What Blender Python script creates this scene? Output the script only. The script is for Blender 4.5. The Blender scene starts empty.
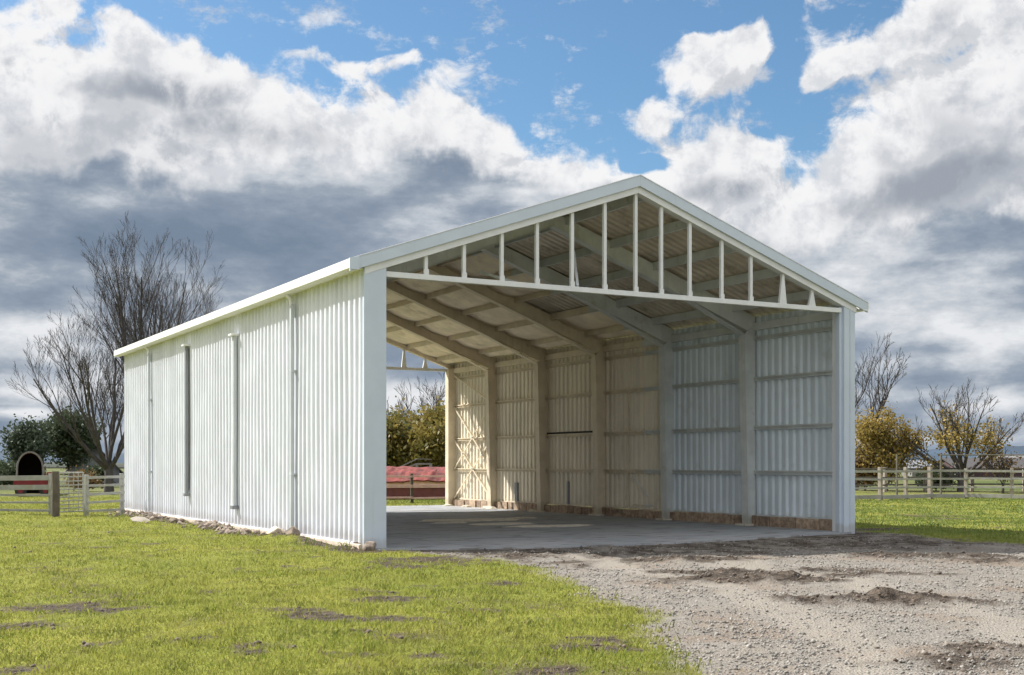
import bpy, math, random
import numpy as np
from mathutils import Vector, noise as mnoise

# ------------------------------------------------------------------ basics
scene = bpy.context.scene
COL = scene.collection
W, L = 11.775, 20.2            # shed width (x) and length (y), metres
RIDGE, SLOPE = 7.31, 0.35      # top of the barge boards at the ridge, roof slope
CX, CY, CH, YAW, FPX, V0 = -8.386, -20.62, 1.524, 0.50487, 1242.86, 464.4
CYW, SYW = math.cos(YAW), math.sin(YAW)

def ground_px(u, v):
    """where the ground stands that the photograph shows at (u, v)"""
    Z = FPX*CH/(v-V0); X = (u-512)/FPX*Z
    return (CX+X*CYW+Z*SYW, CY-X*SYW+Z*CYW)
def at(u, Z):
    X = (u-512)/FPX*Z
    return (CX+X*CYW+Z*SYW, CY-X*SYW+Z*CYW)
def zat(v, Z): return CH-(v-V0)/FPX*Z

def srgb(r, g, b):
    f = lambda c: (c/255/12.92) if c/255 <= .04045 else ((c/255+.055)/1.055)**2.4
    return (f(r), f(g), f(b), 1)

# ------------------------------------------------------------------ node helper
class NT:
    def __init__(s, tree): s.t = tree; s.n = tree.nodes; s.l = tree.links
    def node(s, typ, ins=None, **kw):
        n = s.n.new(typ)
        for k, v in kw.items(): setattr(n, k, v)
        for k, v in (ins or {}).items(): s.put(n.inputs[k], v)
        return n
    def put(s, sock, v):
        if isinstance(v, bpy.types.NodeSocket): s.l.new(v, sock)
        else: sock.default_value = v
    def m(s, op, a, b=None, c=None, clamp=False):
        n = s.n.new('ShaderNodeMath'); n.operation = op; n.use_clamp = clamp
        s.put(n.inputs[0], a)
        if b is not None: s.put(n.inputs[1], b)
        if c is not None: s.put(n.inputs[2], c)
        return n.outputs[0]
    def vm(s, op, a, b=None, out=0):
        n = s.n.new('ShaderNodeVectorMath'); n.operation = op
        s.put(n.inputs[0], a)
        if b is not None: s.put(n.inputs['Scale' if op == 'SCALE' else 1], b)
        return n.outputs[out]
    def smooth(s, v, lo, hi, a=0., b=1.):
        n = s.n.new('ShaderNodeMapRange'); n.interpolation_type = 'SMOOTHSTEP'
        s.put(n.inputs[0], v)
        for i, q in enumerate((lo, hi, a, b)): s.put(n.inputs[i+1], q)
        return n.outputs[0]
    def mix(s, f, a, b, bt='MIX'):
        n = s.n.new('ShaderNodeMix'); n.data_type = 'RGBA'; n.blend_type = bt
        s.put(n.inputs[0], f); s.put(n.inputs[6], a); s.put(n.inputs[7], b)
        return n.outputs[2]
    def noise(s, vec, scale, detail=4, rough=.5, out='Fac', dim='3D', **kw):
        n = s.n.new('ShaderNodeTexNoise'); n.noise_dimensions = dim
        if vec is not None: s.put(n.inputs['Vector'], vec)
        s.put(n.inputs['Scale'], scale); n.inputs['Detail'].default_value = detail
        n.inputs['Roughness'].default_value = rough
        for k, v in kw.items(): s.put(n.inputs[k], v)
        return n.outputs[out]
    def ramp(s, v, stops, interp='LINEAR'):
        n = s.n.new('ShaderNodeValToRGB'); r = n.color_ramp; r.interpolation = interp
        while len(r.elements) > 1: r.elements.remove(r.elements[-1])
        r.elements[0].position = stops[0][0]; r.elements[0].color = stops[0][1]
        for p, c in stops[1:]:
            e = r.elements.new(p); e.color = c
        s.put(n.inputs[0], v); return n.outputs[0]
def g4(v): return (v, v, v, 1)

# ------------------------------------------------------------------ world
SUN = Vector((-.62, .82, 1.0)).normalized()       # towards the sun
sun_el = math.asin(SUN.z); sun_az = math.atan2(SUN.x, SUN.y)

def px_ae(u, v):
    X = (u-512)/FPX
    return math.atan(X), ((V0-v)/FPX)/math.sqrt(1+X*X)

def curve(nt, az, pts, lo=-.5, hi=.5, top=.6):
    st = []
    for u, v in pts:
        a, e = px_ae(u, v); st.append(((a-lo)/(hi-lo), g4(max(0, e)/top)))
    t = nt.m('DIVIDE', nt.m('SUBTRACT', az, lo), hi-lo)
    r = nt.ramp(t, st, 'LINEAR')
    return nt.m('MULTIPLY', r, top)

def blob(nt, P, u, v, ru, rv, amp=1., rot=0):
    a, e = px_ae(u, v); k = FPX
    mp = nt.node('ShaderNodeMapping', {0: P, 'Location': (a, e, 0), 'Rotation': (0, 0, math.radians(rot)), 'Scale': (ru/k, rv/k, 1)}, vector_type='TEXTURE')
    g = nt.node('ShaderNodeTexGradient', {0: mp.outputs[0]}, gradient_type='SPHERICAL')
    o = g.outputs['Fac']
    return o if amp == 1. else nt.m('MULTIPLY', o, amp)

def density_group():
    g = bpy.data.node_groups.new('cloud_density', 'ShaderNodeTree')
    g.interface.new_socket('Vector', in_out='INPUT', socket_type='NodeSocketVector')
    g.interface.new_socket('Density', in_out='OUTPUT', socket_type='NodeSocketFloat')
    nt = NT(g); gi = g.nodes.new('NodeGroupInput'); go = g.nodes.new('NodeGroupOutput')
    P0 = gi.outputs[0]
    wv = nt.vm('SUBTRACT', nt.noise(P0, 11., 2, .5, 'Color', dim='2D'), (.5, .5, .5))
    P = nt.vm('ADD', P0, nt.vm('SCALE', wv, .045))
    sp = nt.node('ShaderNodeSeparateXYZ', {0: P}); x, y = sp.outputs[0], sp.outputs[1]
    b = curve(nt, x, [(-80, 20), (0, 44), (60, 34), (125, 14), (190, 24), (235, 60), (300, 78), (335, 100),
                      (400, 108), (450, 92), (500, 98), (550, 132), (600, 160), (640, 172), (672, 135), (705, 118), (745, 142),
                      (790, 158), (835, 135), (870, 105), (905, 78), (935, 45), (960, 20), (1024, -30)])
    d = nt.m('MULTIPLY', nt.m('SUBTRACT', b, y), 16.)
    d = nt.m('MINIMUM', nt.m('ADD', d, .12), 1.5)
    for (u, v, ru, rv, amp, rot) in [(720, 57, 82, 44, 1.15, 0), (860, 66, 84, 30, .95, 14), (925, 34, 80, 44, 1.1, 30),
                                     (355, 68, 30, 17, .6, 10), (405, 68, 46, 16, .62, 5), (462, 70, 18, 20, .5, 0), (560, 118, 40, 16, .5, 0),
                                     (42, 10, 42, 26, .7, 0), (612, 0, 40, 14, .6, 0), (650, 116, 50, 22, .5, 20), (2, 60, 60, 50, 1, 0)]:
        d = nt.m('MAXIMUM', d, blob(nt, P, u, v, ru, rv, amp, rot))
    for q in [(560, 60, 120, 85, 1.9, 0), (330, 12, 230, 48, 1.6, 0), (245, 30, 60, 40, 1.1, 0), (640, 165, 34, 14, 1.6, 0), (800, 112, 72, 24, 1.3, 20), (795, 45, 26, 60, 1.3, 0), (690, 10, 140, 30, 1.2, 0), (600, 122, 50, 26, .8, 0)]:
        d = nt.m('SUBTRACT', d, blob(nt, P, *q))
    d = nt.m('MAXIMUM', d, nt.m('MULTIPLY_ADD', nt.smooth(nt.m('ABSOLUTE', x), .62, 1.1), 1.6, -.6))  # cloud cover added out of view, sides and behind, for fill light
    d = nt.m('MAXIMUM', d, nt.m('MULTIPLY_ADD', nt.smooth(y, .5, .8), .95, -.6))  # cloud cover added overhead, out of view, for fill light
    f = nt.noise(P, 19., 8, .62, dim='2D')
    f = nt.m('MULTIPLY', nt.m('SUBTRACT', f, .5), 2.3)
    d = nt.m('ADD', d, f)
    nt.l.new(d, go.inputs[0])
    return g

def build_world():
    w = bpy.data.worlds.new("World"); scene.world = w; w.use_nodes = True
    nt = NT(w.node_tree); nt.n.clear()
    sky = nt.node('ShaderNodeTexSky', sky_type='NISHITA', sun_disc=False, sun_elevation=sun_el, sun_rotation=sun_az,
                  altitude=50, air_density=1.0, dust_density=.6, ozone_density=1.6)
    tc = nt.node('ShaderNodeTexCoord')
    sp = nt.node('ShaderNodeSeparateXYZ', {0: tc.outputs['Generated']})
    dx, dy, dz = sp.outputs
    X = nt.m('SUBTRACT', nt.m('MULTIPLY', dx, CYW), nt.m('MULTIPLY', dy, SYW))
    Z = nt.m('ADD', nt.m('MULTIPLY', dx, SYW), nt.m('MULTIPLY', dy, CYW))
    az = nt.m('ARCTAN2', X, Z)
    hor = nt.m('SQRT', nt.m('ADD', nt.m('MULTIPLY', X, X), nt.m('ADD', nt.m('MULTIPLY', Z, Z), 1e-4)))
    te = nt.m('MINIMUM', nt.m('DIVIDE', dz, hor), 1.6)
    P = nt.node('ShaderNodeCombineXYZ', {0: az, 1: te}).outputs[0]
    G = density_group()
    def D(vec):
        n = nt.n.new('ShaderNodeGroup'); n.node_tree = G; nt.put(n.inputs[0], vec); return n.outputs[0]
    d0 = D(P); d1 = D(nt.vm('ADD', P, (-.012, .020, 0)))
    wisp = nt.noise(nt.vm('MULTIPLY', P, (1., 1.6, 1.)), 17., 7, .68, dim='2D')
    wisp = nt.m('MULTIPLY', nt.smooth(wisp, .54, .74), nt.smooth(d0, -2.6, -.2, 0, .75))
    cov = nt.m('MAXIMUM', nt.smooth(d0, -.12, .36), wisp)
    lit = nt.m('MULTIPLY_ADD', nt.m('SUBTRACT', d0, d1), 1.1, .60, clamp=True)
    thick = nt.smooth(d0, .5, 2.2)
    # broad grey bellies inside the cumulus
    bel = nt.noise(nt.vm('MULTIPLY', P, (1., 1.7, 1.)), 7.5, 3, .5, dim='2D')
    bel = nt.smooth(bel, .46, .66)
    bl = nt.m('MAXIMUM', blob(nt, P, 165, 92, 120, 26, 1.4), 0.)
    bl = nt.m('MAXIMUM', bl, blob(nt, P, 230, 125, 80, 34, 1.0))
    bl = nt.m('MAXIMUM', bl, blob(nt, P, 960, 175, 190, 40, 1.3, 12))
    bl = nt.m('MAXIMUM', bl, blob(nt, P, 760, 185, 120, 22, 1.2, 4))
    bwn = nt.m('ADD', bl, nt.m('MULTIPLY', nt.m('SUBTRACT', nt.noise(P, 22., 4, .55, dim='2D'), .5), 1.4))
    bel = nt.m('MAXIMUM', nt.m('MULTIPLY', bel, .55), nt.smooth(bwn, -.05, 1.15))
    dark = nt.m('MULTIPLY', nt.m('SUBTRACT', 1.15, lit), thick, clamp=True)
    dark = nt.m('MAXIMUM', dark, nt.m('MULTIPLY', bel, nt.smooth(d0, .35, 1.3)))
    fn = nt.noise(nt.vm('ADD', P, (.31, .17, 0)), 31., 6, .62, dim='2D')
    cum = nt.mix(nt.smooth(fn, .44, .70, 0, .75), srgb(247, 247, 248), srgb(208, 212, 219))
    cum = nt.mix(dark, cum, srgb(158, 165, 176))
    cum = nt.mix(nt.m('MULTIPLY', nt.smooth(lit, .7, .25), .55), cum, srgb(178, 184, 193))
    # flat grey layer below
    base = curve(nt, az, [(-60, 158), (0, 160), (105, 163), (140, 172), (300, 165), (400, 160), (520, 170), (600, 182), (640, 200),
                          (720, 226), (800, 240), (900, 228), (960, 214), (1060, 200)])
    wn = nt.noise(P, 14., 5, .6, dim='2D')
    bb = nt.m('ADD', nt.m('SUBTRACT', base, te), nt.m('MULTIPLY', nt.m('SUBTRACT', wn, .5), .09))
    lay = nt.smooth(bb, -.008, .016)
    st = nt.noise(nt.vm('MULTIPLY', P, (4.5, 13., 1.)), 1.15, 5, .55, dim='2D')
    st2 = nt.noise(nt.vm('MULTIPLY', P, (1., 2.2, 1.)), 13., 6, .64, dim='2D')
    lay = nt.m('MULTIPLY', lay, nt.smooth(nt.m('ABSOLUTE', az), 1.1, .62))  # grey layer faded out of view, leaving the added bright cloud
    sm = nt.m('ADD', nt.m('MULTIPLY', st, .6), nt.m('MULTIPLY', st2, .4))
    hi = nt.m('MAXIMUM', blob(nt, P, 20, 392, 120, 22, .9), blob(nt, P, 900, 362, 90, 16, .6))
    for q in [(990, 405, 80, 18, .75, 10), (45, 330, 75, 30, .6, 0), (430, 400, 110, 24, .8, 0), (960, 290, 120, 50, .35, 20),
              (880, 240, 130, 28, .5, 12), (10, 412, 90, 10, .8, 0), (205, 375, 60, 14, .6, 20), (700, 300, 120, 100, .2, 0),
              (0, 240, 80, 40, .25, 0), (890, 440, 140, 8, .8, 0), (640, 225, 200, 50, .5, 0), (860, 250, 200, 60, .3, 8), (560, 190, 150, 24, .5, 0), (130, 205, 160, 20, .3, 0), (980, 330, 120, 24, .35, 8), (450, 250, 160, 30, .3, 8)]:
        hi = nt.m('MAXIMUM', hi, blob(nt, P, *q))
    hi = nt.m('MULTIPLY', nt.m('MAXIMUM', hi, 0.), .32)
    lowd = blob(nt, P, 300, 235, 330, 60, .12)
    sm = nt.m('SUBTRACT', nt.m('ADD', sm, hi), nt.m('MAXIMUM', lowd, 0.))
    scol = nt.ramp(sm, [(.32, srgb(122, 138, 158)), (.43, srgb(138, 152, 170)), (.51, srgb(158, 169, 183)), (.58, srgb(190, 197, 206)), (.70, srgb(234, 236, 239))])
    ccol = nt.mix(lay, cum, scol)
    lowc = nt.smooth(te, .0, .03)
    ccol = nt.mix(nt.m('MULTIPLY', nt.m('SUBTRACT', 1., lowc), .4), ccol, srgb(150, 172, 196))
    covf = nt.m('MAXIMUM', cov, lay)
    EXPK = .585; FILL_BEHIND = .22
    # a little of the blue sky seen through the clouds' thin places
    skyc = nt.mix(1., sky.outputs[0], (.50, .65, .71, 1), 'MULTIPLY')
    bg1 = nt.node('ShaderNodeBackground', {0: skyc, 1: .11})
    bright = nt.m('MULTIPLY_ADD', nt.smooth(nt.m('ABSOLUTE', az), .8, 1.8), FILL_BEHIND, EXPK)   # unseen clouds behind the camera made brighter to fill the shaded faces
    bg2 = nt.node('ShaderNodeBackground', {0: ccol, 1: bright})
    ms = nt.node('ShaderNodeMixShader', {0: covf, 1: bg1.outputs[0], 2: bg2.outputs[0]})
    out = nt.node('ShaderNodeOutputWorld', {0: ms.outputs[0]})
build_world()
scene.world.cycles.sampling_method = 'MANUAL'; scene.world.cycles.sample_map_resolution = 256

ld = bpy.data.lights.new('sun', 'SUN'); ld.energy = 5.0; ld.angle = math.radians(.5); ld.color = (1., .96, .90)
lo = bpy.data.objects.new('sun', ld); COL.objects.link(lo)
lo.rotation_euler = (-SUN).to_track_quat('-Z', 'Y').to_euler(); lo.location = (-20, 30, 40)

cd = bpy.data.cameras.new('camera'); cam = bpy.data.objects.new('camera', cd); COL.objects.link(cam)
cam.location = (CX, CY, CH); cam.rotation_euler = (math.radians(90), 0, -YAW)
cd.sensor_width = 36; cd.lens = FPX/1024*36; cd.shift_y = (V0-337.5)/1024; cd.clip_end = 9000; cd.clip_start = .1
scene.camera = cam
scene.view_settings.view_transform = 'Standard'; scene.view_settings.look = 'None'
scene.view_settings.exposure = .76; scene.view_settings.gamma = 1
# ------------------------------------------------------------------ materials
MATS = {}
def material(name, color, rough=.6, var=.12, scale=3., bump=0., bscale=40., metal=0., spec=.4, stain=None, streak=None, detail=5, island=0.):
    """painted / mineral surface with cloudy colour variation, optional stains and vertical streaks"""
    m = bpy.data.materials.new(name); m.use_nodes = True; nt = NT(m.node_tree)
    bs = nt.n['Principled BSDF']
    tc = nt.node('ShaderNodeTexCoord'); geo = nt.node('ShaderNodeNewGeometry')
    P = geo.outputs['Position']
    f = nt.noise(P, scale, detail, .6)
    c = tuple(color[:3])
    lo_ = tuple(max(0, x*(1-var)) for x in c)+(1,); hi_ = tuple(min(1, x*(1+var)) for x in c)+(1,)
    col = nt.mix(nt.smooth(f, .3, .7), lo_, hi_)
    if island:
        r = geo.outputs['Random Per Island']
        col = nt.mix(1., col, nt.mix(r, g4(1-island), g4(1+island)), 'MULTIPLY')
    if stain:
        f2 = nt.noise(P, stain[1], 6, .65)
        col = nt.mix(nt.smooth(f2, stain[2], stain[2]+.15, 0, stain[3]), col, stain[0])
    if streak:
        sv = nt.vm('MULTIPLY', P, (9., 9., .35))
        f3 = nt.noise(sv, 1., 5, .6)
        col = nt.mix(nt.smooth(f3, streak[1], streak[1]+.22, 0, streak[2]), col, streak[0])
    nt.put(bs.inputs['Base Color'], col); bs.inputs['Metallic'].default_value = metal
    bs.inputs['Specular IOR Level'].default_value = spec
    nt.put(bs.inputs['Roughness'], nt.smooth(f, .2, .8, max(.05, rough-.1), min(1, rough+.1)))
    if bump:
        h = nt.noise(P, bscale, 5, .6)
        bn = nt.node('ShaderNodeBump', {'Height': h, 'Strength': bump, 'Distance': .02})
        nt.l.new(bn.outputs[0], bs.inputs['Normal'])
    MATS[name] = m; return m

white = material('white_paint', (.70, .725, .79), .42, .05, 1.2, streak=((.50, .50, .48, 1), .55, .22), stain=((.5, .48, .42, 1), 3., .66, .3))
trim = material('trim_paint', (.53, .605, .69), .4, .04, 1.5, streak=((.45, .45, .42, 1), .58, .3))
gutterm = material('gutter_paint', (.80, .80, .78), .4, .05, 2., stain=((.45, .42, .34, 1), 4., .62, .35))
steel = material('primed_steel', (.68, .63, .53), .55, .10, 2., stain=((.33, .26, .18, 1), 2.2, .6, .5), streak=((.38, .32, .24, 1), .56, .45))
whitesteel = material('white_steel', (.68, .70, .70), .45, .06, 2., stain=((.4, .35, .28, 1), 4., .64, .4))
inner = material('wall_lining_paint', (.77, .77, .73), .5, .06, .8, stain=((.46, .41, .32, 1), 1.4, .58, .35), streak=((.42, .38, .3, 1), .54, .45))
ceil = material('roof_underside', (.58, .52, .43), .35, .14, 1.2, stain=((.2, .16, .11, 1), 1.3, .52, .6))
insul = material('insulation_foil', (.84, .74, .57), .6, .14, 1.6, bump=.5, bscale=5., stain=((.30, .22, .14, 1), .9, .55, .5))
pipem = material('downpipe_paint', (.50, .53, .55), .4, .06, 2.)
darkpipe = material('dark_pipe_paint', (.20, .21, .22), .45, .1, 2.)
blackm = material('dark_void', (.02, .02, .02), .8, .1)
timber = material('weathered_timber', (.34, .30, .25), .85, .2, 3., bump=.5, bscale=30., streak=((.18, .15, .12, 1), .5, .5), island=.15)
darktimber = material('dark_timber', (.10, .085, .065), .9, .25, 4., bump=.5, bscale=30.)
redtimber = material('red_rail_paint', (.66, .44, .39), .8, .15, 4., island=.2)
paletimber = material('pale_rail_paint', (.31, .31, .28), .8, .15, 3., stain=((.25, .24, .17, 1), 2., .5, .6), island=.12)
greytimber = material('grey_fence_timber', (.135, .125, .105), .85, .18, 3., stain=((.18, .17, .13, 1), 2., .52, .6), island=.15)
brickm = material('base_course', (.34, .25, .18), .9, .35, 9., bump=.8, bscale=25., stain=((.52, .42, .30, 1), 3., .5, .7), island=.3)
plinthm = material('plinth_concrete', (.56, .48, .38), .9, .12, 4., bump=.6, bscale=30., stain=((.28, .22, .16, 1), 2.5, .56, .6))
padm = material('pale_concrete', (.58, .53, .44), .9, .15, 5., bump=.7, bscale=30., stain=((.3, .24, .17, 1), 4., .55, .6))
stonem = material('rubble_stone', (.21, .17, .135), .9, .3, 6., bump=.8, bscale=22., island=.4)
palestone = material('pale_rubble', (.33, .29, .24), .9, .2, 6., bump=.7, bscale=22.)
barkm = material('bark', (.10, .088, .078), .95, .3, 5., bump=.6, bscale=20.)
redroof = material('red_roof_paint', (.17, .036, .030), .8, .5, 2.5, stain=((.22, .12, .10, 1), 5., .55, .6), bump=.5, bscale=8.)
redwall = material('red_board_paint', (.16, .055, .05), .8, .25, 3., stain=((.10, .04, .035, 1), 3., .50, .6))
rustm = material('rusty_metal', (.23, .12, .08), .8, .3, 4.)
palemetal = material('pale_metal', (.20, .195, .19), .5, .15, 4.)
greyhouse = material('grey_boards', (.20, .21, .23), .8, .15, 3.)
darkroof = material('dark_shingles', (.075, .07, .072), .8, .25, 4.)
redpaint = material('red_machine_paint', (.17, .014, .02), .5, .2, 5.)
rubber = material('tyre_rubber', (.03, .03, .03), .8, .2, 5.)

def splash(m, dirt=(.30, .25, .18, 1), zmax=.75, amt=.6, sheet=None, light_zone=None):
    """mud splash near the ground; single sheets of slightly different age; cool and warm light painted in either side of y = zone"""
    nt = NT(m.node_tree); bs = nt.n['Principled BSDF']; lk = bs.inputs['Base Color'].links[0]; src = lk.from_socket
    P = nt.node('ShaderNodeNewGeometry').outputs['Position']; sp = nt.node('ShaderNodeSeparateXYZ', {0: P})
    if light_zone:
        src = nt.mix(nt.m('GREATER_THAN', sp.outputs[1], light_zone[0]), nt.mix(1., src, light_zone[1], 'MULTIPLY'), nt.mix(1., src, light_zone[2], 'MULTIPLY'))
    if sheet:
        wn = nt.node('ShaderNodeTexWhiteNoise', noise_dimensions='1D'); nt.put(wn.inputs['W'], nt.m('FLOOR', nt.m('DIVIDE', sp.outputs[1], sheet)))
        src = nt.mix(1., src, nt.mix(wn.outputs['Value'], g4(.94), g4(1.05)), 'MULTIPLY')
    n = nt.noise(nt.vm('MULTIPLY', P, (3., 3., 1.2)), 1.6, 6, .65)
    h = nt.m('SUBTRACT', nt.smooth(sp.outputs[2], 0., zmax, 1., 0.), nt.m('MULTIPLY', n, .75))
    src = nt.mix(nt.smooth(h, .1, .5, 0, amt), src, dirt)
    nt.l.new(src, bs.inputs['Base Color'])
splash(white, sheet=.75, amt=.3); splash(trim, amt=.4, zmax=.5); splash(inner, sheet=.75, light_zone=(6.73, (.86, .96, 1.08, 1), (1.03, .95, .82, 1)), amt=.5); splash(steel, amt=.5, light_zone=(8., (.88, 1.0, 1.16, 1), (1., .95, .86, 1)))  # cool sky light in front, warm bounce behind, painted into lining and steel

# ------------------------------------------------------------------ mesh builder
class MB:
    def __init__(s): s.v = []; s.f = []
    def box(s, x0, x1, y0, y1, z0, z1):
        b = len(s.v)
        s.v += [(x, y, z) for z in (z0, z1) for x, y in ((x0, y0), (x1, y0), (x1, y1), (x0, y1))]
        s.f += [tuple(b+i for i in q) for q in ((3, 2, 1, 0), (4, 5, 6, 7), (0, 1, 5, 4), (1, 2, 6, 5), (2, 3, 7, 6), (3, 0, 4, 7))]
        return s
    def hexa(s, pts):      # 8 points, bottom ring then top ring
        b = len(s.v); s.v += [tuple(p) for p in pts]
        s.f += [tuple(b+i for i in q) for q in ((3, 2, 1, 0), (4, 5, 6, 7), (0, 1, 5, 4), (1, 2, 6, 5), (2, 3, 7, 6), (3, 0, 4, 7))]
        return s
    def beam(s, p, q, w, h, up=(0, 0, 1)):      # w across, h along "up"
        p = Vector(p); q = Vector(q); d = (q-p).normalized(); u = Vector(up)
        if abs(d.dot(u)) > .97: u = Vector((1, 0, 0))
        sd = d.cross(u).normalized(); u = sd.cross(d).normalized()
        a = sd*w/2; c = u*h/2
        return s.hexa([p-a-c, p+a-c, q+a-c, q-a-c, p-a+c, p+a+c, q+a+c, q-a+c])
    def tube(s, pts, radii, n=8, cap=True):
        rings = []
        for i, p in enumerate(pts):
            p = Vector(p)
            d = (Vector(pts[min(i+1, len(pts)-1)])-Vector(pts[max(i-1, 0)])).normalized()
            u = Vector((0, 0, 1)) if abs(d.z) < .9 else Vector((1, 0, 0))
            a = d.cross(u).normalized(); b = a.cross(d).normalized(); r = radii[i] if hasattr(radii, '__len__') else radii
            st = len(s.v)
            for k in range(n):
                t = 2*math.pi*k/n; s.v.append(tuple(p+a*math.cos(t)*r+b*math.sin(t)*r))
            rings.append(st)
        for i in range(len(rings)-1):
            for k in range(n):
                k2 = (k+1) % n
                s.f.append((rings[i]+k, rings[i]+k2, rings[i+1]+k2, rings[i+1]+k))
        if cap:
            s.f.append(tuple(rings[0]+k for k in range(n)));  s.f.append(tuple(rings[-1]+n-1-k for k in range(n)))
        return s
    def prism(s, poly, p0, ax):      # poly = list of 3-D points, extruded by vector ax
        b = len(s.v); n = len(poly); ax = Vector(ax)
        s.v += [tuple(Vector(p)) for p in poly]+[tuple(Vector(p)+ax) for p in poly]
        s.f.append(tuple(b+i for i in range(n))[::-1]); s.f.append(tuple(b+n+i for i in range(n)))
        for i in range(n): j = (i+1) % n; s.f.append((b+i, b+j, b+n+j, b+n+i))
        return s
    def build(s, name, mat, parent=None, bevel=0., smooth=False, origin=None):
        me = bpy.data.meshes.new(name)
        if origin is None and parent is not None: origin = Vector((0, 0, 0))
        o = bpy.data.objects.new(name, me); COL.objects.link(o)
        base = parent.matrix_basis.translation if parent is not None else None
        me.from_pydata(s.v, [], s.f); me.update()
        me.materials.append(mat)
        if smooth: me.polygons.foreach_set('use_smooth', [True]*len(me.polygons))
        if bevel:
            b = o.modifiers.new('bevel', 'BEVEL'); b.width = bevel; b.segments = 2; b.limit_method = 'ANGLE'; b.angle_limit = .6
        if parent is not None: attach(o, parent)
        return o
def attach(o, parent):
    """geometry is written in world coordinates: undo the parents' offset"""
    o.parent = parent
    t = Vector((0, 0, 0)); q = parent
    while q is not None: t += q.location; q = q.parent
    o.location = -t
def thing(name, label, cat, loc=(0, 0, 0), group=None):
    o = bpy.data.objects.new(name, None); COL.objects.link(o); o.empty_display_size = .3
    o.location = loc; o['label'] = label; o['category'] = cat
    if group: o['group'] = group
    return o
def tag(o, label=None, cat=None, group=None, kind=None):
    if label: o['label'] = label
    if cat: o['category'] = cat
    if group: o['group'] = group
    if kind: o['kind'] = kind
    return o
def np_mesh(name, V, F, mat, parent=None, smooth=False):
    """big meshes from numpy arrays, all faces with the same number of corners"""
    V = np.asarray(V, dtype=np.float32); F = np.asarray(F, dtype=np.int32); k = F.shape[1]
    me = bpy.data.meshes.new(name)
    me.vertices.add(len(V)); me.vertices.foreach_set('co', V.ravel())
    me.loops.add(F.size); me.loops.foreach_set('vertex_index', F.ravel())
    me.polygons.add(len(F)); me.polygons.foreach_set('loop_start', np.arange(0, F.size, k, dtype=np.int32))
    if smooth: me.polygons.foreach_set('use_smooth', np.ones(len(F), dtype=bool))
    me.update(calc_edges=True); me.materials.append(mat)
    o = bpy.data.objects.new(name, me); COL.objects.link(o)
    if parent is not None: attach(o, parent)
    return o
# ------------------------------------------------------------------ the shed
shed = thing('open_shed', 'large open-ended white corrugated steel shed with a truss gable over its wide opening', 'shed', (W/2, L/2, 0))
zt = lambda x: RIDGE-SLOPE*abs(x-W/2)          # top of the barge boards
PER = .25
def profile(n, d=.046):
    """trapezoid-like rib profile along t metres: list of (t, offset)"""
    out = []; k = 0
    while True:
        for a, b in ((0, 0), (.30, 0), (.42, .8), (.50, 1), (.72, 1), (.80, .8), (.92, 0.)):
            t = (k+a)*PER
            if t > n: out.append((n, 0)); return out
            out.append((t, b*d))
        k += 1
def corr_wall(name, x, y0, y1, z0, z1, out, mat, parent, rng):
    """one sheeted wall in the plane x, ribs towards 'out' (+1/-1), 8 mm thick; slight waviness of the sheets"""
    V = []; F = []
    pr = profile(y1-y0); zs = [z0, z0+(z1-z0)*.25, z0+(z1-z0)*.5, z0+(z1-z0)*.75, z1]
    for side in (0, 1):
        for (t, o) in pr:
            for z in zs:
                wv = .006*math.sin(t*1.7+z*1.3)+.004*math.sin(t*4.1+z*.7)
                V.append((x+out*(o+wv-side*.008), y0+t, z))
    n = len(pr); m = len(zs)
    for side in (0, 1):
        b = side*n*m
        for i in range(n-1):
            for j in range(m-1):
                q = (b+i*m+j, b+(i+1)*m+j, b+(i+1)*m+j+1, b+i*m+j+1)
                F.append(q if side else q[::-1])
    for i in range(n-1):      # close bottom and top
        for j in (0, m-1):
            F.append((i*m+j, (i+1)*m+j, n*m+(i+1)*m+j, n*m+i*m+j))
    mb = MB(); mb.v = V; mb.f = F
    return mb.build(name, mat, parent)
rng = random.Random(4)
bays_l = [0, 3.64, 7.70, 12.04, 16.37, L]
lw = corr_wall('wall_cladding', .03, .03, L-.02, .12, 5.165, -1, white, shed, rng)
# painted white outside, cream inside: the right wall is seen from inside
rw = corr_wall('wall_cladding', W-.06, .30, L-.02, .27, 5.165, -1, inner, shed, rng)
MB().box(-.022, .05, .45, L, .085, .13).build('base_flashing', white, shed, .004)
MB().box(-.05, .16, .10, L, -.25, .095).build('plinth', plinthm, shed, .012)

# roof sheets: ribs run down the slope, so the profile runs along y
def corr_roof(name, xa, xb, mat):
    V = []; F = []; pr = profile(L+.1, .055)
    for side in (0, 1):
        for (t, o) in pr:
            for x in (xa, (xa+xb)/2, xb):
                V.append((x, -.05+t, zt(x)-.06+o-side*.008))
    n = len(pr); m = 3
    for side in (0, 1):
        for i in range(n-1):
            for j in range(m-1):
                b = side*n*m; F.append((b+i*m+j, b+(i+1)*m+j, b+(i+1)*m+j+1, b+i*m+j+1))
    for i in range(n-1):
        for j in (0, m-1): F.append((i*m+j, (i+1)*m+j, n*m+(i+1)*m+j, n*m+i*m+j))
    mb = MB(); mb.v = V; mb.f = F
    return mb.build(name, mat, shed)
OH = .26
corr_roof('roof_sheet', -OH, W/2-.002, ceil); corr_roof('roof_sheet', W/2+.002, W+OH, ceil)
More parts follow.
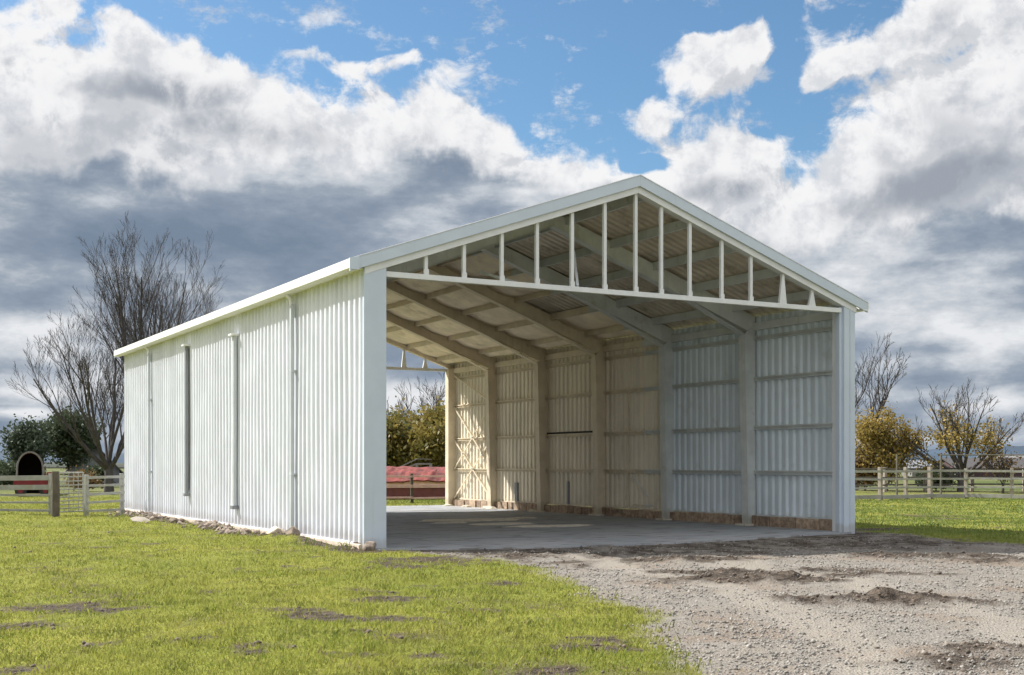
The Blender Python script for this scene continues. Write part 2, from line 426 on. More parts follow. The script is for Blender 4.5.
# ridge cap
mb = MB()
for s in (-1, 1): mb.hexa([(W/2, -.06, RIDGE+.0), (W/2+s*.25, -.06, zt(W/2+.25)+.0), (W/2+s*.25, L+.06, zt(W/2+.25)+.0), (W/2, L+.06, RIDGE),
                           (W/2, -.06, RIDGE+.012), (W/2+s*.25, -.06, zt(W/2+.25)+.012), (W/2+s*.25, L+.06, zt(W/2+.25)+.012), (W/2, L+.06, RIDGE+.012)])
mb.build('ridge_cap', trim, shed)
# barge boards with a thin bright cap on top, front and back
def slopebox(x0, x1, y0, y1, dt, db, mat, name, parent=shed, bev=.004):
    """board following the roof slope between x0 and x1, dt..db below the barge top"""
    mb = MB()
    mb.hexa([(x0, y0, zt(x0)-db), (x1, y0, zt(x1)-db), (x1, y1, zt(x1)-db), (x0, y1, zt(x0)-db),
             (x0, y0, zt(x0)-dt), (x1, y0, zt(x1)-dt), (x1, y1, zt(x1)-dt), (x0, y1, zt(x0)-dt)])
    return mb.build(name, mat, parent, bev)
for (y0, y1) in ((-.10, -.055), (L+.055, L+.10)):
    for (xa, xb) in ((-.30, W/2-.001), (W/2+.001, W+.30)):
        bb_ = slopebox(xa, xb, y0, y1, .0, .215, trim, 'barge_board')
        slopebox(xa, xb, y0-.012, y1+.012, -.016, .004, white, 'barge_cap', bb_, .003)
# end rafters behind the barge boards and the truss below them
for e, yb in ((0, 0.), (1, L-.14)):
    for (xa, xb) in ((.0, W/2-.001), (W/2+.001, W)):
        slopebox(xa, xb, yb-.045, yb+.14, .20, .345, whitesteel if e == 0 else steel, 'rafter')
    ch = MB().box(.40, W-.40, yb+.0, yb+.10, 4.895, 4.995).build('truss_chord', whitesteel, shed, .006)
    for x in (1.23, 2.01, 2.81, 3.58, 4.37, 5.13, 5.87, 6.5, 7.22, 8.05, 8.83, 9.71, 10.54):
        top = zt(x)-.34
        pm = MB().box(x-.034, x+.034, yb+.015, yb+.085, 4.99, top)
        post = pm.build('truss_post', whitesteel, shed, .005)
        if x > 9:
            MB().hexa([(x-.10, yb+.02, 4.99), (x+.10, yb+.02, 4.99), (x+.10, yb+.08, 4.99), (x-.10, yb+.08, 4.99),
                       (x-.03, yb+.02, top-.05), (x+.03, yb+.02, top-.05), (x+.03, yb+.08, top-.05), (x-.03, yb+.08, top-.05)]).build('gusset', whitesteel, post, .003)
        else:
            MB().box(x-.05, x+.05, yb+.008, yb+.014, 4.995, 5.09).build('cleat', whitesteel, post)
# a fly brace behind the left of the gable, as in the photograph
MB().beam((4.55, .12, 5.02), (5.25, 1.4, 5.95), .05, .05).build('fly_brace', steel, shed)
MB().beam((3.2, .12, 4.98), (3.0, 1.3, 5.35), .05, .05).build('fly_brace', steel, shed)

# corner columns: smooth folded flashings
MB().box(-.012, .42, -.035, .045, -.06, zt(.2)-.22).build('corner_flashing', trim, shed, .008)
c = MB(); c.box(W-.435, W-.34, .03, .16, -.02, 5.02); c.box(W-.355, W-.03, -.035, .06, -.06, zt(W-.2)-.22); c.box(W-.19, W-.165, -.05, -.03, -.02, 5.0)
c.build('corner_flashing', trim, shed, .006)
MB().box(W-.045, W+.01, .03, .40, -.05, 5.0).build('corner_return', trim, shed, .006)
for x in (.05, W-.40):
    for y in (.06, L-.30):
        MB().box(x, x+.33, y, y+.24, 0, 5.0).build('column', steel if y > 1 else whitesteel, shed, .01)
MB().box(W-.37, W-.05, L-.03, L+.02, 0, 5.0).build('end_flashing', whitesteel, shed, .005)

# portal frames
YF = [L*k/6 for k in range(1, 6)]
for y in YF:
    for sd in (0, 1):
        xo = .09 if sd == 0 else W-.09; s = 1 if sd == 0 else -1
        cm = MB().hexa([(xo, y-.09, 0), (xo+s*.25, y-.09, 0), (xo+s*.25, y+.09, 0), (xo, y+.09, 0),
                        (xo, y-.09, 4.98), (xo+s*.36, y-.09, 4.72), (xo+s*.36, y+.09, 4.72), (xo, y+.09, 4.98)])
        colm = cm.build('column', steel, shed, .008)
        MB().box(min(xo-s*.03, xo+s*.42), max(xo-s*.03, xo+s*.42), y-.20, y+.20, -.02, .07).build('base_plate', padm, colm, .01)
        # inner flange, a lip wider than the web
        MB().hexa([(xo+s*.25, y-.12, .07), (xo+s*.262, y-.12, .07), (xo+s*.262, y+.12, .07), (xo+s*.25, y+.12, .07),
                   (xo+s*.36, y-.12, 4.66), (xo+s*.372, y-.12, 4.66), (xo+s*.372, y+.12, 4.66), (xo+s*.36, y+.12, 4.66)]).build('flange', steel, colm)
        # rafter: deep at the knee, lighter at the ridge
        def zr(x, d): return zt(x)-d
        xk = xo+s*.36; x1 = xo+s*2.2; x2 = W/2 - s*.0015
        rm = MB()
        for (xa, da, xb, db) in ((xo, .62, x1, .52), (x1, .52, x2, .44)):
            if xa == xo: za = 4.72
            else: za = zr(xa, da)
            pts = [(xa, y-.075, za), (xb, y-.075, zr(xb, db)), (xb, y+.075, zr(xb, db)), (xa, y+.075, za),
                   (xa, y-.075, zr(xa, .12)), (xb, y-.075, zr(xb, .12)), (xb, y+.075, zr(xb, .12)), (xa, y+.075, zr(xa, .12))]
            rm.hexa(pts)
        raf = rm.build('rafter', steel, shed, .006)
        fm = MB()
        for (xa, za, xb, zb) in ((xk, 4.72-.0, x1, zr(x1, .52)), (x1, zr(x1, .52), x2, zr(x2, .44))):
            fm.hexa([(xa, y-.11, za-.014), (xb, y-.11, zb-.014), (xb, y+.11, zb-.014), (xa, y+.11, za-.014),
                     (xa, y-.11, za-.002), (xb, y-.11, zb-.002), (xb, y+.11, zb-.002), (xa, y+.11, za-.002)])
        fm.build('flange', steel, raf)
# purlins along the building, between the frames' tops
for s in (-1, 1):
    for d in (.35, 1.55, 2.75, 3.95, 5.1):
        x = W/2+s*d
        z = zt(x)-.075
        mb = MB(); mb.box(x-.03, x+.03, .0, L, z-.19, z-.01); mb.box(x-.03, x+.05, .0, L, z-.20, z-.188)
        mb.build('purlin', steel, shed)
for s, x in ((-1, .14), (1, W-.14)):
    MB().box(x-.05, x+.05, .1, L-.1, 4.82, 5.0).build('eave_beam', steel, shed)
# insulation blanket sagging between purlins in the far bays
edges = sorted([.2]+[W/2+s*d for s in (-1, 1) for d in (.35, 1.55, 2.75, 3.95, 5.1)]+[W-.2])
yb = [0]+YF+[L]
rg = random.Random(9)
for b in range(1, 6):
    for i in range(len(edges)-1):
        mb = MB()
        xa, xb = edges[i]+.05, edges[i+1]-.05
        if xa < W/2 < xb: continue
        if b == 1 or (b == 2 and rg.random() < .5): continue
        nx, ny = 6, 8; st = len(mb.v); y0, y1 = yb[b]+.1, yb[b+1]-.1
        for jj in range(ny+1):
            for ii in range(nx+1):
                x = xa+(xb-xa)*ii/nx; y = y0+(y1-y0)*jj/ny
                sag = .07*math.sin(math.pi*ii/nx)+.03*mnoise.noise(Vector((x*2, y*1.5, b)))
                mb.v.append((x, y, zt(x)-.13-sag))
        for jj in range(ny):
            for ii in range(nx):
                a = st+jj*(nx+1)+ii; mb.f.append((a, a+nx+1, a+nx+2, a+1))
        o = mb.build('insulation_blanket', insul, shed, smooth=True)
        md = o.modifiers.new('t', 'SOLIDIFY'); md.thickness = .02; md.offset = 1

# girts on the inside face of the right wall, and the shaded left wall
for k in range(6):
    y0 = yb[k]+(.34 if k == 0 else .10); y1 = yb[k+1]-(.32 if k == 5 else .10)
    for z in (1.33, 2.42, 3.62, 4.62):
        mb = MB(); mb.box(W-.17, W-.105, y0, y1, z-.05, z-.035); mb.box(W-.115, W-.105, y0, y1, z-.035, z+.035); mb.box(W-.17, W-.105, y0, y1, z+.035, z+.05); mb.box(W-.17, W-.16, y0, y1, z+.02, z+.035)
        mb.build('girt', steel, shed)
for z in (1.33, 2.42, 3.62, 4.62):
    MB().box(.05, .13, .35, L-.35, z-.05, z+.05).build('girt', steel, shed)
# base course under the right wall: rough blocks
mb = MB(); y = .3; r = random.Random(2)
while y < L-.1:
    l = r.uniform(.28, .62); d = r.uniform(0, .05)
    mb.box(W-.20-d, W+.0, y, min(L, y+l-.02), -.05, .275-r.uniform(0, .035)); y += l
mb.box(W-.15, W-.01, .3, L, -.05, .24)
mb.build('base_course', brickm, shed, .012)
mb = MB(); mb.box(W-.125, W-.075, .3, L-.1, .262, .30); mb.build('base_rail', inner, shed)
# details on the right wall
def onwall(u, z):   # point of the right wall's inside that is seen at column u
    lo_, hi_ = 0., 40.
    for _ in range(50):
        y = (lo_+hi_)/2; dx = W-.15-CX; dy = y-CY
        uu = 512+FPX*(dx*CYW-dy*SYW)/(dx*SYW+dy*CYW)
        if uu > u: lo_ = y
        else: hi_ = y
    return y
ya, yb_ = onwall(492, 0), onwall(450, 0)
MB().box(W-.128, W-.118, YF[2]+.12, YF[3]-.12, 2.47, 2.53).build('wall_gap', blackm, shed)        # long dark gap under the girt
y = onwall(567, 0); MB().box(W-.13, W-.10, y-.06, y+.06, .3, 1.0).build('wall_slot', darkpipe, shed)
y = onwall(516, 0); MB().box(W-.16, W-.10, y-.10, y+.10, .3, .92).build('meter_box', darkpipe, shed, .01)
y = onwall(627, 0); MB().box(W-.135, W-.10, y-.03, y+.03, .3, 3.6).build('door_stile', steel, shed)
y = onwall(634, 0); MB().box(W-.118, W-.103, y-.9, y+.1, .36, .40).build('door_rail', steel, shed)
MB().beam((W-.14, onwall(632, 0), 1.2), (W-.14, onwall(648, 0), .62), .02, .03).build('latch_bar', whitesteel, shed)
# cross bracing in the last bay
y0, y1 = YF[4]+.12, L-.34
for a, b in (((y0, 3.62), (y1, 4.75)), ((y0, 1.35), (y1, 3.6)), ((y1, 1.35), (y0, 3.6)), ((y0, .3), (y1, 2.42)), ((y1, .3), (y0, 2.42))):
    MB().beam((W-.19, a[0], a[1]), (W-.19, b[0], b[1]), .02, .055).build('cross_brace', steel, shed)

# gutter under the left eave, and its soffit
zg = zt(-OH)
mb = MB()
sec = [(-.31, zg-.005), (-.31, zg-.17), (-.29, zg-.19), (-.15, zg-.19), (-.14, zg-.175), (-.28, zg-.17), (-.297, zg-.155), (-.297, zg-.005)]
mb.prism([(x, -.11, z) for x, z in sec], None, (0, L+.22, 0))
mb.box(-.145, -.133, -.11, L+.11, zg-.19, zg-.02)
mb.build('gutter', gutterm, shed)
MB().prism([(-.315, -.125, zg+.01), (-.315, -.125, zg-.195), (-.13, -.125, zg-.195), (-.13, -.125, zg+.04)], None, (0, .018, 0)).build('gutter_end', trim, shed)
MB().box(-.14, .03, .0, L, zg-.16, zg-.14).build('soffit', gutterm, shed)
mb = MB()
sec2 = [(2*W/2-x, z) for x, z in sec]
mb.prism([(x, -.11, z) for x, z in sec2], None, (0, L+.22, 0)); mb.build('gutter', gutterm, shed)
# downpipes on the left wall
for y, w, zb_, ztp, m in ((3.64, .10, .02, 4.9, pipem), (16.37, .10, .02, 4.9, pipem)):
    dp = MB().box(-.125, -.05, y-w/2, y+w/2, zb_, ztp-.12).build('downpipe', m, shed, .012)
    mb = MB(); mb.tube([(-.10, y, ztp-.16), (-.12, y, ztp-.02), (-.21, y, ztp+.08)], .036, 10); mb.build('elbow', gutterm, dp, smooth=True)
    for z in (1.3, 3.4): MB().box(-.13, -.01, y-w/2-.02, y+w/2+.02, z, z+.04).build('bracket', m, dp, .004)
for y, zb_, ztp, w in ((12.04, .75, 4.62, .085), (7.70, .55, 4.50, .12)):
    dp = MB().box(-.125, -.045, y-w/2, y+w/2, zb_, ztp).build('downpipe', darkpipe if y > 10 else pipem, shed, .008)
    MB().box(-.05, -.008, y+w/2+.01, y+w/2+.10, zb_+.1, ztp-.05).build('dark_strip', darkpipe, dp)  # dark strip beside the pipe
    MB().box(-.20, -.01, y-w/2-.07, y+w/2+.07, ztp, ztp+.045).build('hood', gutterm, dp, .006)
    MB().box(-.16, -.01, y-w/2-.04, y+w/2+.04, zb_-.06, zb_+.02).build('shoe', darkpipe, dp, .008)
# small light fitting near the gutter
# ------------------------------------------------------------------ ground
R = np.random.default_rng(7)
_tab = R.random((256, 256)).astype(np.float64)
def vnoise(x, y):
    xi = np.floor(x).astype(int); yi = np.floor(y).astype(int); fx = x-xi; fy = y-yi
    fx = fx*fx*(3-2*fx); fy = fy*fy*(3-2*fy)
    g = lambda a, b: _tab[a & 255, b & 255]
    return (g(xi, yi)*(1-fx)+g(xi+1, yi)*fx)*(1-fy)+(g(xi, yi+1)*(1-fx)+g(xi+1, yi+1)*fx)*fy
def fbm(x, y, f, o=4, r=.5):
    s = 0; a = 1; t = 0
    for k in range(o):
        s = s+a*vnoise(x*f+17.3*k, y*f+5.1*k); t += a; a *= r; f *= 2.03
    return s/t-.5
def sstep(v, a, b):
    t = np.clip((v-a)/(b-a), 0, 1); return t*t*(3-2*t)

# left edge of the gravel drive: as the photograph shows it, then on past the camera
edge = [ground_px(u, v) for u, v in ((388, 550), (405, 553), (460, 557), (530, 567), (578, 586), (612, 603), (645, 620), (668, 645), (694, 678))]
edge = [(.6, .4)]+edge+[(-4.5+1.2, -16.), (-4.4, -20), (-7., -26), (-12, -40), (-30, -90)]
right_edge = [(12.2, .6), (12.0, -1.2), (11.7, -3.2), (12.1, -5.5), (13.5, -8), (14, -12), (12, -20), (6, -35), (-10, -90)]
poly = np.array(edge+right_edge[::-1])
def poly_sd(x, y, P):
    """signed distance to a polygon, positive inside"""
    n = len(P); d = np.full(x.shape, 1e9); ins = np.zeros(x.shape, bool)
    for i in range(n):
        ax, ay = P[i]; bx, by = P[(i+1) % n]
        ex, ey = bx-ax, by-ay; t = np.clip(((x-ax)*ex+(y-ay)*ey)/(ex*ex+ey*ey+1e-9), 0, 1)
        d = np.minimum(d, np.hypot(x-ax-t*ex, y-ay-t*ey))
        c = ((ay > y) != (by > y)) & (x < (bx-ax)*(y-ay)/((by-ay) if by != ay else 1e-9)+ax)
        ins ^= c
    return np.where(ins, d, -d)
def gravel_mask(x, y):
    sd = poly_sd(x, y, poly)+fbm(x, y, .9, 4, .6)*1.1
    return sstep(sd, -.22, .22)
bare_pts = [ground_px(u, v)+(r,) for u, v, r in ((22, 607, .45), (62, 606, .42), (84, 612, .25), (100, 611, .4), (310, 619, .42), (326, 623, .3), (285, 612, .3), (108, 548, .7), (195, 642, .18), (240, 648, .22),
    (245, 652, .18), (330, 655, .14), (98, 643, .2), (432, 655, .3), (440, 560, 1.0), (412, 568, .5), (595, 646, .4), (600, 638, .3), (375, 592, .35), (392, 600, .4), (500, 582, .35), (392, 620, .3), (360, 655, .2), (330, 530, .5), (205, 592, .3), (10, 625, .3), (150, 545, .4),
    (925, 515, 1.0), (945, 518, .8), (870, 530, .8), (1000, 522, .6), (560, 672, .3), (30, 668, .3), (480, 610, .2))]
def bare_mask(x, y):
    b = np.zeros(x.shape); n = fbm(x, y, 2.2, 4, .65); n2 = fbm(x, y, 6., 3, .6)
    for (bx, by, r) in bare_pts:
        # ruts and scrapes are long in the view across the lawn
        dx, dy = x-bx, y-by; a = dx*CYW-dy*SYW; c = dx*SYW+dy*CYW
        b = np.maximum(b, 1-np.hypot(a*.75, c)/(r*1.15))
    m1 = sstep(b+n*1.5+n2*.9, .18, .6)
    # rubble strip along the left wall and the shed's corner
    d = np.where((y > -.8) & (y < L+.5), np.clip(1-(-x)/(.75+.5*fbm(y, y*0, .5, 2)), 0, 1), 0)*(x < .1)
    m2 = sstep(d+n*1.1, .18, .42)
    sc = sstep(fbm(x, y, .55, 4, .6)+.3*n2, .17, .30)*.55
    return np.clip(np.maximum(np.maximum(m1, m2), sc), 0, 1)
mounds = [ground_px(u, v)+(a, rx, ry) for u, v, a, rx, ry in ((690, 562, .10, 1.1, .4), (720, 574, .10, .8, .35), (765, 581, .13, 1.0, .4), (830, 572, .07, 1.1, .35), (880, 577, .09, .9, .3), (868, 601, .14, .8, .25), (900, 604, .11, .8, .25),
    (820, 603, .06, .7, .3), (1000, 648, .08, .5, .3), (950, 660, .08, .5, .3), (640, 557, .07, 1.4, .5), (930, 556, .10, 1.6, .45), (990, 560, .07, 1.2, .4), (560, 556, .05, 1.6, .4))]
def height(x, y):
    g = gravel_mask(x, y)
    d = np.hypot(x-CX, y-CY)
    h = fbm(x, y, .22, 3)*.16 + fbm(x, y, 1.1, 3)*.05*(1-g) + g*(fbm(x, y, .8, 4, .6)*.075+fbm(x, y, 4.5, 4, .65)*.045)
    rough = fbm(x, y, 3.2, 4, .7)
    for (mx, my, a, rx, ry) in mounds:
        dx, dy = x-mx, y-my; p = (dx*CYW-dy*SYW)/rx; q = (dx*SYW+dy*CYW)/ry
        e = np.exp(-(p*p+q*q)); h = h+a*e*(.55+1.9*rough)
    # level towards the shed
    dx = np.maximum(np.maximum(-x, x-W), 0); dy = np.maximum(np.maximum(-y-1.0, y-L), 0)
    k = sstep(np.hypot(dx, dy), .1, 2.2)
    h = h*(.15+.85*k)
    inside = (x > .05) & (x < W-.02) & (y > -.3) & (y < L-.05)
    h = np.where(inside, -.10, h)
    # rubble is heaped a little against the left wall
    heap = np.exp(-((x+.25)/.35)**2)*(y > .2)*(y < L)
    h = h+heap*np.clip(fbm(y, y*0+3, .8, 3)*.30+.035, 0, .12)*(x < .05)
    return h

def axis(lo, hi, step, far, n):
    core = np.arange(lo, hi+step/2, step)
    t = np.linspace(0, 1, n)[1:]
    a = lo-((far)**t-1)*step*8/(1) ; b = hi+((far)**t-1)*step*8
    return np.concatenate([a[::-1], core, b])
gx = axis(-14.5, 15.5, .10, 6000, 46); gy = axis(-15.5, 22., .11, 6000, 46)
XX, YY = np.meshgrid(gx, gy); xs, ys = XX.ravel(), YY.ravel()
hh = height(xs, ys)
nx, ny = len(gx), len(gy)
I = np.arange(nx*ny).reshape(ny, nx)
F = np.stack([I[:-1, :-1], I[:-1, 1:], I[1:, 1:], I[1:, :-1]], -1).reshape(-1, 4)

def ground_material():
    m = bpy.data.materials.new('ground'); m.use_nodes = True; nt = NT(m.node_tree); bs = nt.n['Principled BSDF']
    geo = nt.node('ShaderNodeNewGeometry'); P = geo.outputs['Position']
    ag = nt.node('ShaderNodeAttribute', attribute_name='gravel').outputs['Fac']
    ab = nt.node('ShaderNodeAttribute', attribute_name='bare').outputs['Fac']
    am = nt.node('ShaderNodeAttribute', attribute_name='soil_shade').outputs['Fac']
    n1 = nt.noise(P, .35, 5, .6); n2 = nt.noise(P, 9., 5, .65); n3 = nt.noise(P, 60., 4, .6)
    grass = nt.mix(nt.smooth(n1, .35, .65), (.19, .22, .03, 1), (.28, .28, .045, 1))
    grass = nt.mix(nt.smooth(n2, .40, .68, 0, .55), grass, (.10, .085, .035, 1))
    grass = nt.mix(nt.smooth(n3, .35, .7, 0, .4), grass, (.07, .075, .02, 1))
    far = nt.smooth(nt.vm('LENGTH', P, out=1), 34., 62.)
    fieldc = nt.mix(nt.smooth(nt.noise(nt.vm('MULTIPLY', P, (.05, .05, 1.)), 1., 6, .6), .38, .62), (.085, .115, .035, 1), (.15, .155, .06, 1))
    grass = nt.mix(far, grass, nt.mix(nt.smooth(n2, .4, .7, 0, .5), fieldc, (.06, .065, .03, 1)))
    soil_shade = nt.mix(nt.smooth(n2, .35, .65), (.028, .022, .018, 1), (.115, .092, .072, 1))
    vo = nt.node('ShaderNodeTexVoronoi', {'Vector': P, 'Scale': 42.}); vo2 = nt.node('ShaderNodeTexVoronoi', {'Vector': P, 'Scale': 95.})
    sp = nt.node('ShaderNodeSeparateColor', {0: vo.outputs['Color']}).outputs[0]
    sp2 = nt.node('ShaderNodeSeparateColor', {0: vo2.outputs['Color']}).outputs[0]
    grv = nt.mix(sp, (.115, .105, .094, 1), (.27, .25, .222, 1))
    grv = nt.mix(nt.m('MULTIPLY', sp2, .45), grv, (.33, .305, .27, 1))
    grv = nt.mix(nt.smooth(nt.noise(P, 1.3, 5, .6), .42, .68, 0, .75), grv, (.235, .205, .17, 1))
    grv = nt.mix(nt.smooth(nt.noise(P, .5, 5, .65), .50, .66, 0, .55), grv, (.20, .15, .11, 1))
    at_ = nt.node('ShaderNodeAttribute', attribute_name='track').outputs['Fac']
    grv = nt.mix(nt.m('MULTIPLY', at_, .7), grv, nt.mix(sp2, (.25, .225, .19, 1), (.31, .285, .25, 1)))
    grv = nt.mix(am, grv, soil_shade)  # earth of the mounds, plus shade painted in front of the slab
    col = nt.mix(ab, grass, soil_shade); col = nt.mix(ag, col, grv)
    nt.put(bs.inputs['Base Color'], col); bs.inputs['Roughness'].default_value = .95; bs.inputs['Specular IOR Level'].default_value = .15
    hgt = nt.m('ADD', nt.m('MULTIPLY', n2, .5), nt.m('ADD', nt.m('MULTIPLY', n3, .25), nt.m('MULTIPLY', vo.outputs['Distance'], .35)))
    bn = nt.node('ShaderNodeBump', {'Height': hgt, 'Strength': .9, 'Distance': .05}); nt.l.new(bn.outputs[0], bs.inputs['Normal'])
    return m
def track_mask(x, y):
    sd = poly_sd(x, y, poly)+fbm(x, y, .35, 3)*1.2; w = fbm(x, y, 1.5, 4, .6)*.9
    return sstep(np.maximum(1-np.abs(sd-1.5)/.42, 1-np.abs(sd-3.3)/.5)+w, .1, .6)*(y < -2)
def soil_shade_mask(x, y):
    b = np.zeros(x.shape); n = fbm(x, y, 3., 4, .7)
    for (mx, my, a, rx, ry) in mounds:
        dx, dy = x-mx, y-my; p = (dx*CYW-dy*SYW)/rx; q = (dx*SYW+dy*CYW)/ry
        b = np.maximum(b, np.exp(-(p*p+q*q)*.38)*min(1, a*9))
    near = sstep(y, -8., -2.6)*(y < .5)*(x > -1)*(x < 13)*.62  # dirt band darkened out to the roof's shadow edge: shade painted in
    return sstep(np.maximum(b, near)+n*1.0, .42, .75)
gobj = np_mesh('ground', np.stack([xs, ys, hh], -1), F, ground_material(), smooth=True); gobj['kind'] = 'structure'
for nm, fn in (('gravel', gravel_mask), ('bare', bare_mask), ('soil_shade', soil_shade_mask), ('track', track_mask)):
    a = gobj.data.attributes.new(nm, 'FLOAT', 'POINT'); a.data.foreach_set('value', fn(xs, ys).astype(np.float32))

# concrete floor with a ragged apron
ap = [(.10, -.25), (1.4, -.75), (2.8, -1.05), (4.2, -1.2), (5.6, -1.25), (7.2, -1.1), (8.6, -.75), (9.9, -.45), (11.1, -.2), (W-.2, -.1)]
mb = MB(); rr = random.Random(3); front = []
for i in range(len(ap)-1):
    for k in range(6):
        t = k/6; front.append((ap[i][0]*(1-t)+ap[i+1][0]*t, ap[i][1]*(1-t)+ap[i+1][1]*t+rr.uniform(-.05, .05)))
front.append(ap[-1])
mb.prism([(x, y, -.12) for x, y in front]+[(W-.2, L+.6, -.12), (.10, L+.6, -.12)], None, (0, 0, .145))
def floor_material():
    m = bpy.data.materials.new('concrete_floor'); m.use_nodes = True; nt = NT(m.node_tree); bs = nt.n['Principled BSDF']
    P = nt.node('ShaderNodeNewGeometry').outputs['Position']
    n1 = nt.noise(P, .45, 6, .6); n2 = nt.noise(nt.vm('MULTIPLY', P, (1., 2.4, 1.)), 1.3, 6, .65); n3 = nt.noise(P, 14., 5, .6)
    sp = nt.node('ShaderNodeSeparateXYZ', {0: P})
    col = nt.mix(nt.smooth(n1, .35, .65), (.27, .29, .315, 1), (.35, .36, .375, 1))
    col = nt.mix(nt.smooth(n2, .52, .66, 0, .75), col, (.14, .115, .09, 1))
    col = nt.mix(nt.smooth(n3, .45, .75, 0, .3), col, (.2, .18, .15, 1))
    jy = nt.m('ABSOLUTE', nt.m('SUBTRACT', nt.m('FRACT', nt.m('DIVIDE', sp.outputs[1], 3.367)), .5)); jx = nt.m('ABSOLUTE', nt.m('SUBTRACT', nt.m('FRACT', nt.m('DIVIDE', sp.outputs[0], 3.925)), .5))
    col = nt.mix(nt.m('MAXIMUM', nt.m('LESS_THAN', jy, .004), nt.m('LESS_THAN', jx, .003)), col, (.06, .05, .045, 1))
    nt.put(bs.inputs['Base Color'], col); nt.put(bs.inputs['Roughness'], nt.smooth(n2, .3, .7, .55, .85))
    bn = nt.node('ShaderNodeBump', {'Height': n3, 'Strength': .3, 'Distance': .01}); nt.l.new(bn.outputs[0], bs.inputs['Normal'])
    return m
fo = mb.build('concrete_floor', floor_material()); fo['kind'] = 'structure'
# pale patches lying on the floor
patchm = material('pale_patch', (.82, .76, .66), .95, .15, 5., bump=.8, bscale=20., stain=((.3, .25, .19, 1), 3., .52, .6))
def blobs(name, spots, h, seed, mat):
    r = random.Random(seed); mb = MB()
    for (x, y, rx, ry) in spots:
        n = 26; ring = []
        c = len(mb.v); mb.v.append((x, y, .025+h))
        for q, (sc, z) in enumerate(((.35, h*.95), (.75, h*.6), (1., 0.))):
            for k in range(n):
                a = 2*math.pi*k/n; w = 1+.45*mnoise.noise(Vector((math.cos(a)*1.7+x, math.sin(a)*1.7+y, seed)))+.12*mnoise.noise(Vector((math.cos(a)*6+x, math.sin(a)*6+y, seed)))
                mb.v.append((x+math.cos(a)*rx*sc*w, y+math.sin(a)*ry*sc*w, .026+z*(1+.3*r.random())))
        for k in range(n):
            k2 = (k+1) % n; mb.f.append((c, c+1+k, c+1+k2))
            for q in range(2): mb.f.append((c+1+q*n+k, c+1+(q+1)*n+k, c+1+(q+1)*n+k2, c+1+q*n+k2))
    return mb.build(name, mat, smooth=True)
def fl(u, v): return ground_px(u, v)
sp = [(fl(474, 521)+(1.5, .9)), (fl(500, 525)+(1.0, .6)), (fl(448, 524)+(.5, .3)), (fl(550, 527)+(1.3, .5)), (fl(520, 519)+(.5, .3))]
tag(blobs('pale_patch', sp, .02, 5, patchm), kind='stuff', label='pale patches lying over the concrete floor')

# ------------------------------------------------------------------ grass and gravel in the round
def cam_scatter(n, r0, r1, p, half):
    """points around where one stands, thinning out with distance"""
    u = R.random(n); q = 2-p
    r = (r0**q+u*(r1**q-r0**q))**(1/q); a = (R.random(n)-.5)*2*math.radians(half)
    X = np.sin(a)*r; Z = np.cos(a)*r
    return CX+X*CYW+Z*SYW, CY-X*SYW+Z*CYW, r
def leafmat(name, c1, c2, c3, trans=.45, rough=.6, patch=0., east=0.):
    m = bpy.data.materials.new(name); m.use_nodes = True; nt = NT(m.node_tree); nt.n.clear()
    geo = nt.node('ShaderNodeNewGeometry'); r = geo.outputs['Random Per Island']
    P = geo.outputs['Position']
    col = nt.ramp(r, [(0, c1+(1,)), (.5, c2+(1,)), (1, c3+(1,))])
    col = nt.mix(nt.smooth(nt.noise(P, .6, 4, .6), .35, .68, 0, .6), col, c3+(1,))
    col = nt.mix(nt.smooth(nt.noise(P, 1.9, 5, .65), .45, .64, 0, patch), col, tuple(q*.5 for q in c1)+(1,))
    if east: col = nt.mix(nt.smooth(nt.node('ShaderNodeSeparateXYZ', {0: P}).outputs[0], 9., 14., 0, east), col, (c1[0]*.62, c1[1]*.72, c1[2], 1))
    d = nt.node('ShaderNodeBsdfDiffuse', {0: col}); t = nt.node('ShaderNodeBsdfTranslucent', {0: col})
    g = nt.node('ShaderNodeBsdfGlossy', {0: (.4, .4, .4, 1), 1: .5})
    a = nt.node('ShaderNodeMixShader', {0: trans, 1: d.outputs[0], 2: t.outputs[0]})
    b = nt.node('ShaderNodeMixShader', {0: .05, 1: a.outputs[0], 2: g.outputs[0]})
    nt.node('ShaderNodeOutputMaterial', {0: b.outputs[0]}); return m
grassm = leafmat('grass_blades', (.205, .265, .04), (.295, .33, .058), (.38, .365, .09), patch=.6, east=.75)
drym = leafmat('dry_grass', (.30, .25, .11), (.36, .30, .15), (.22, .17, .08))

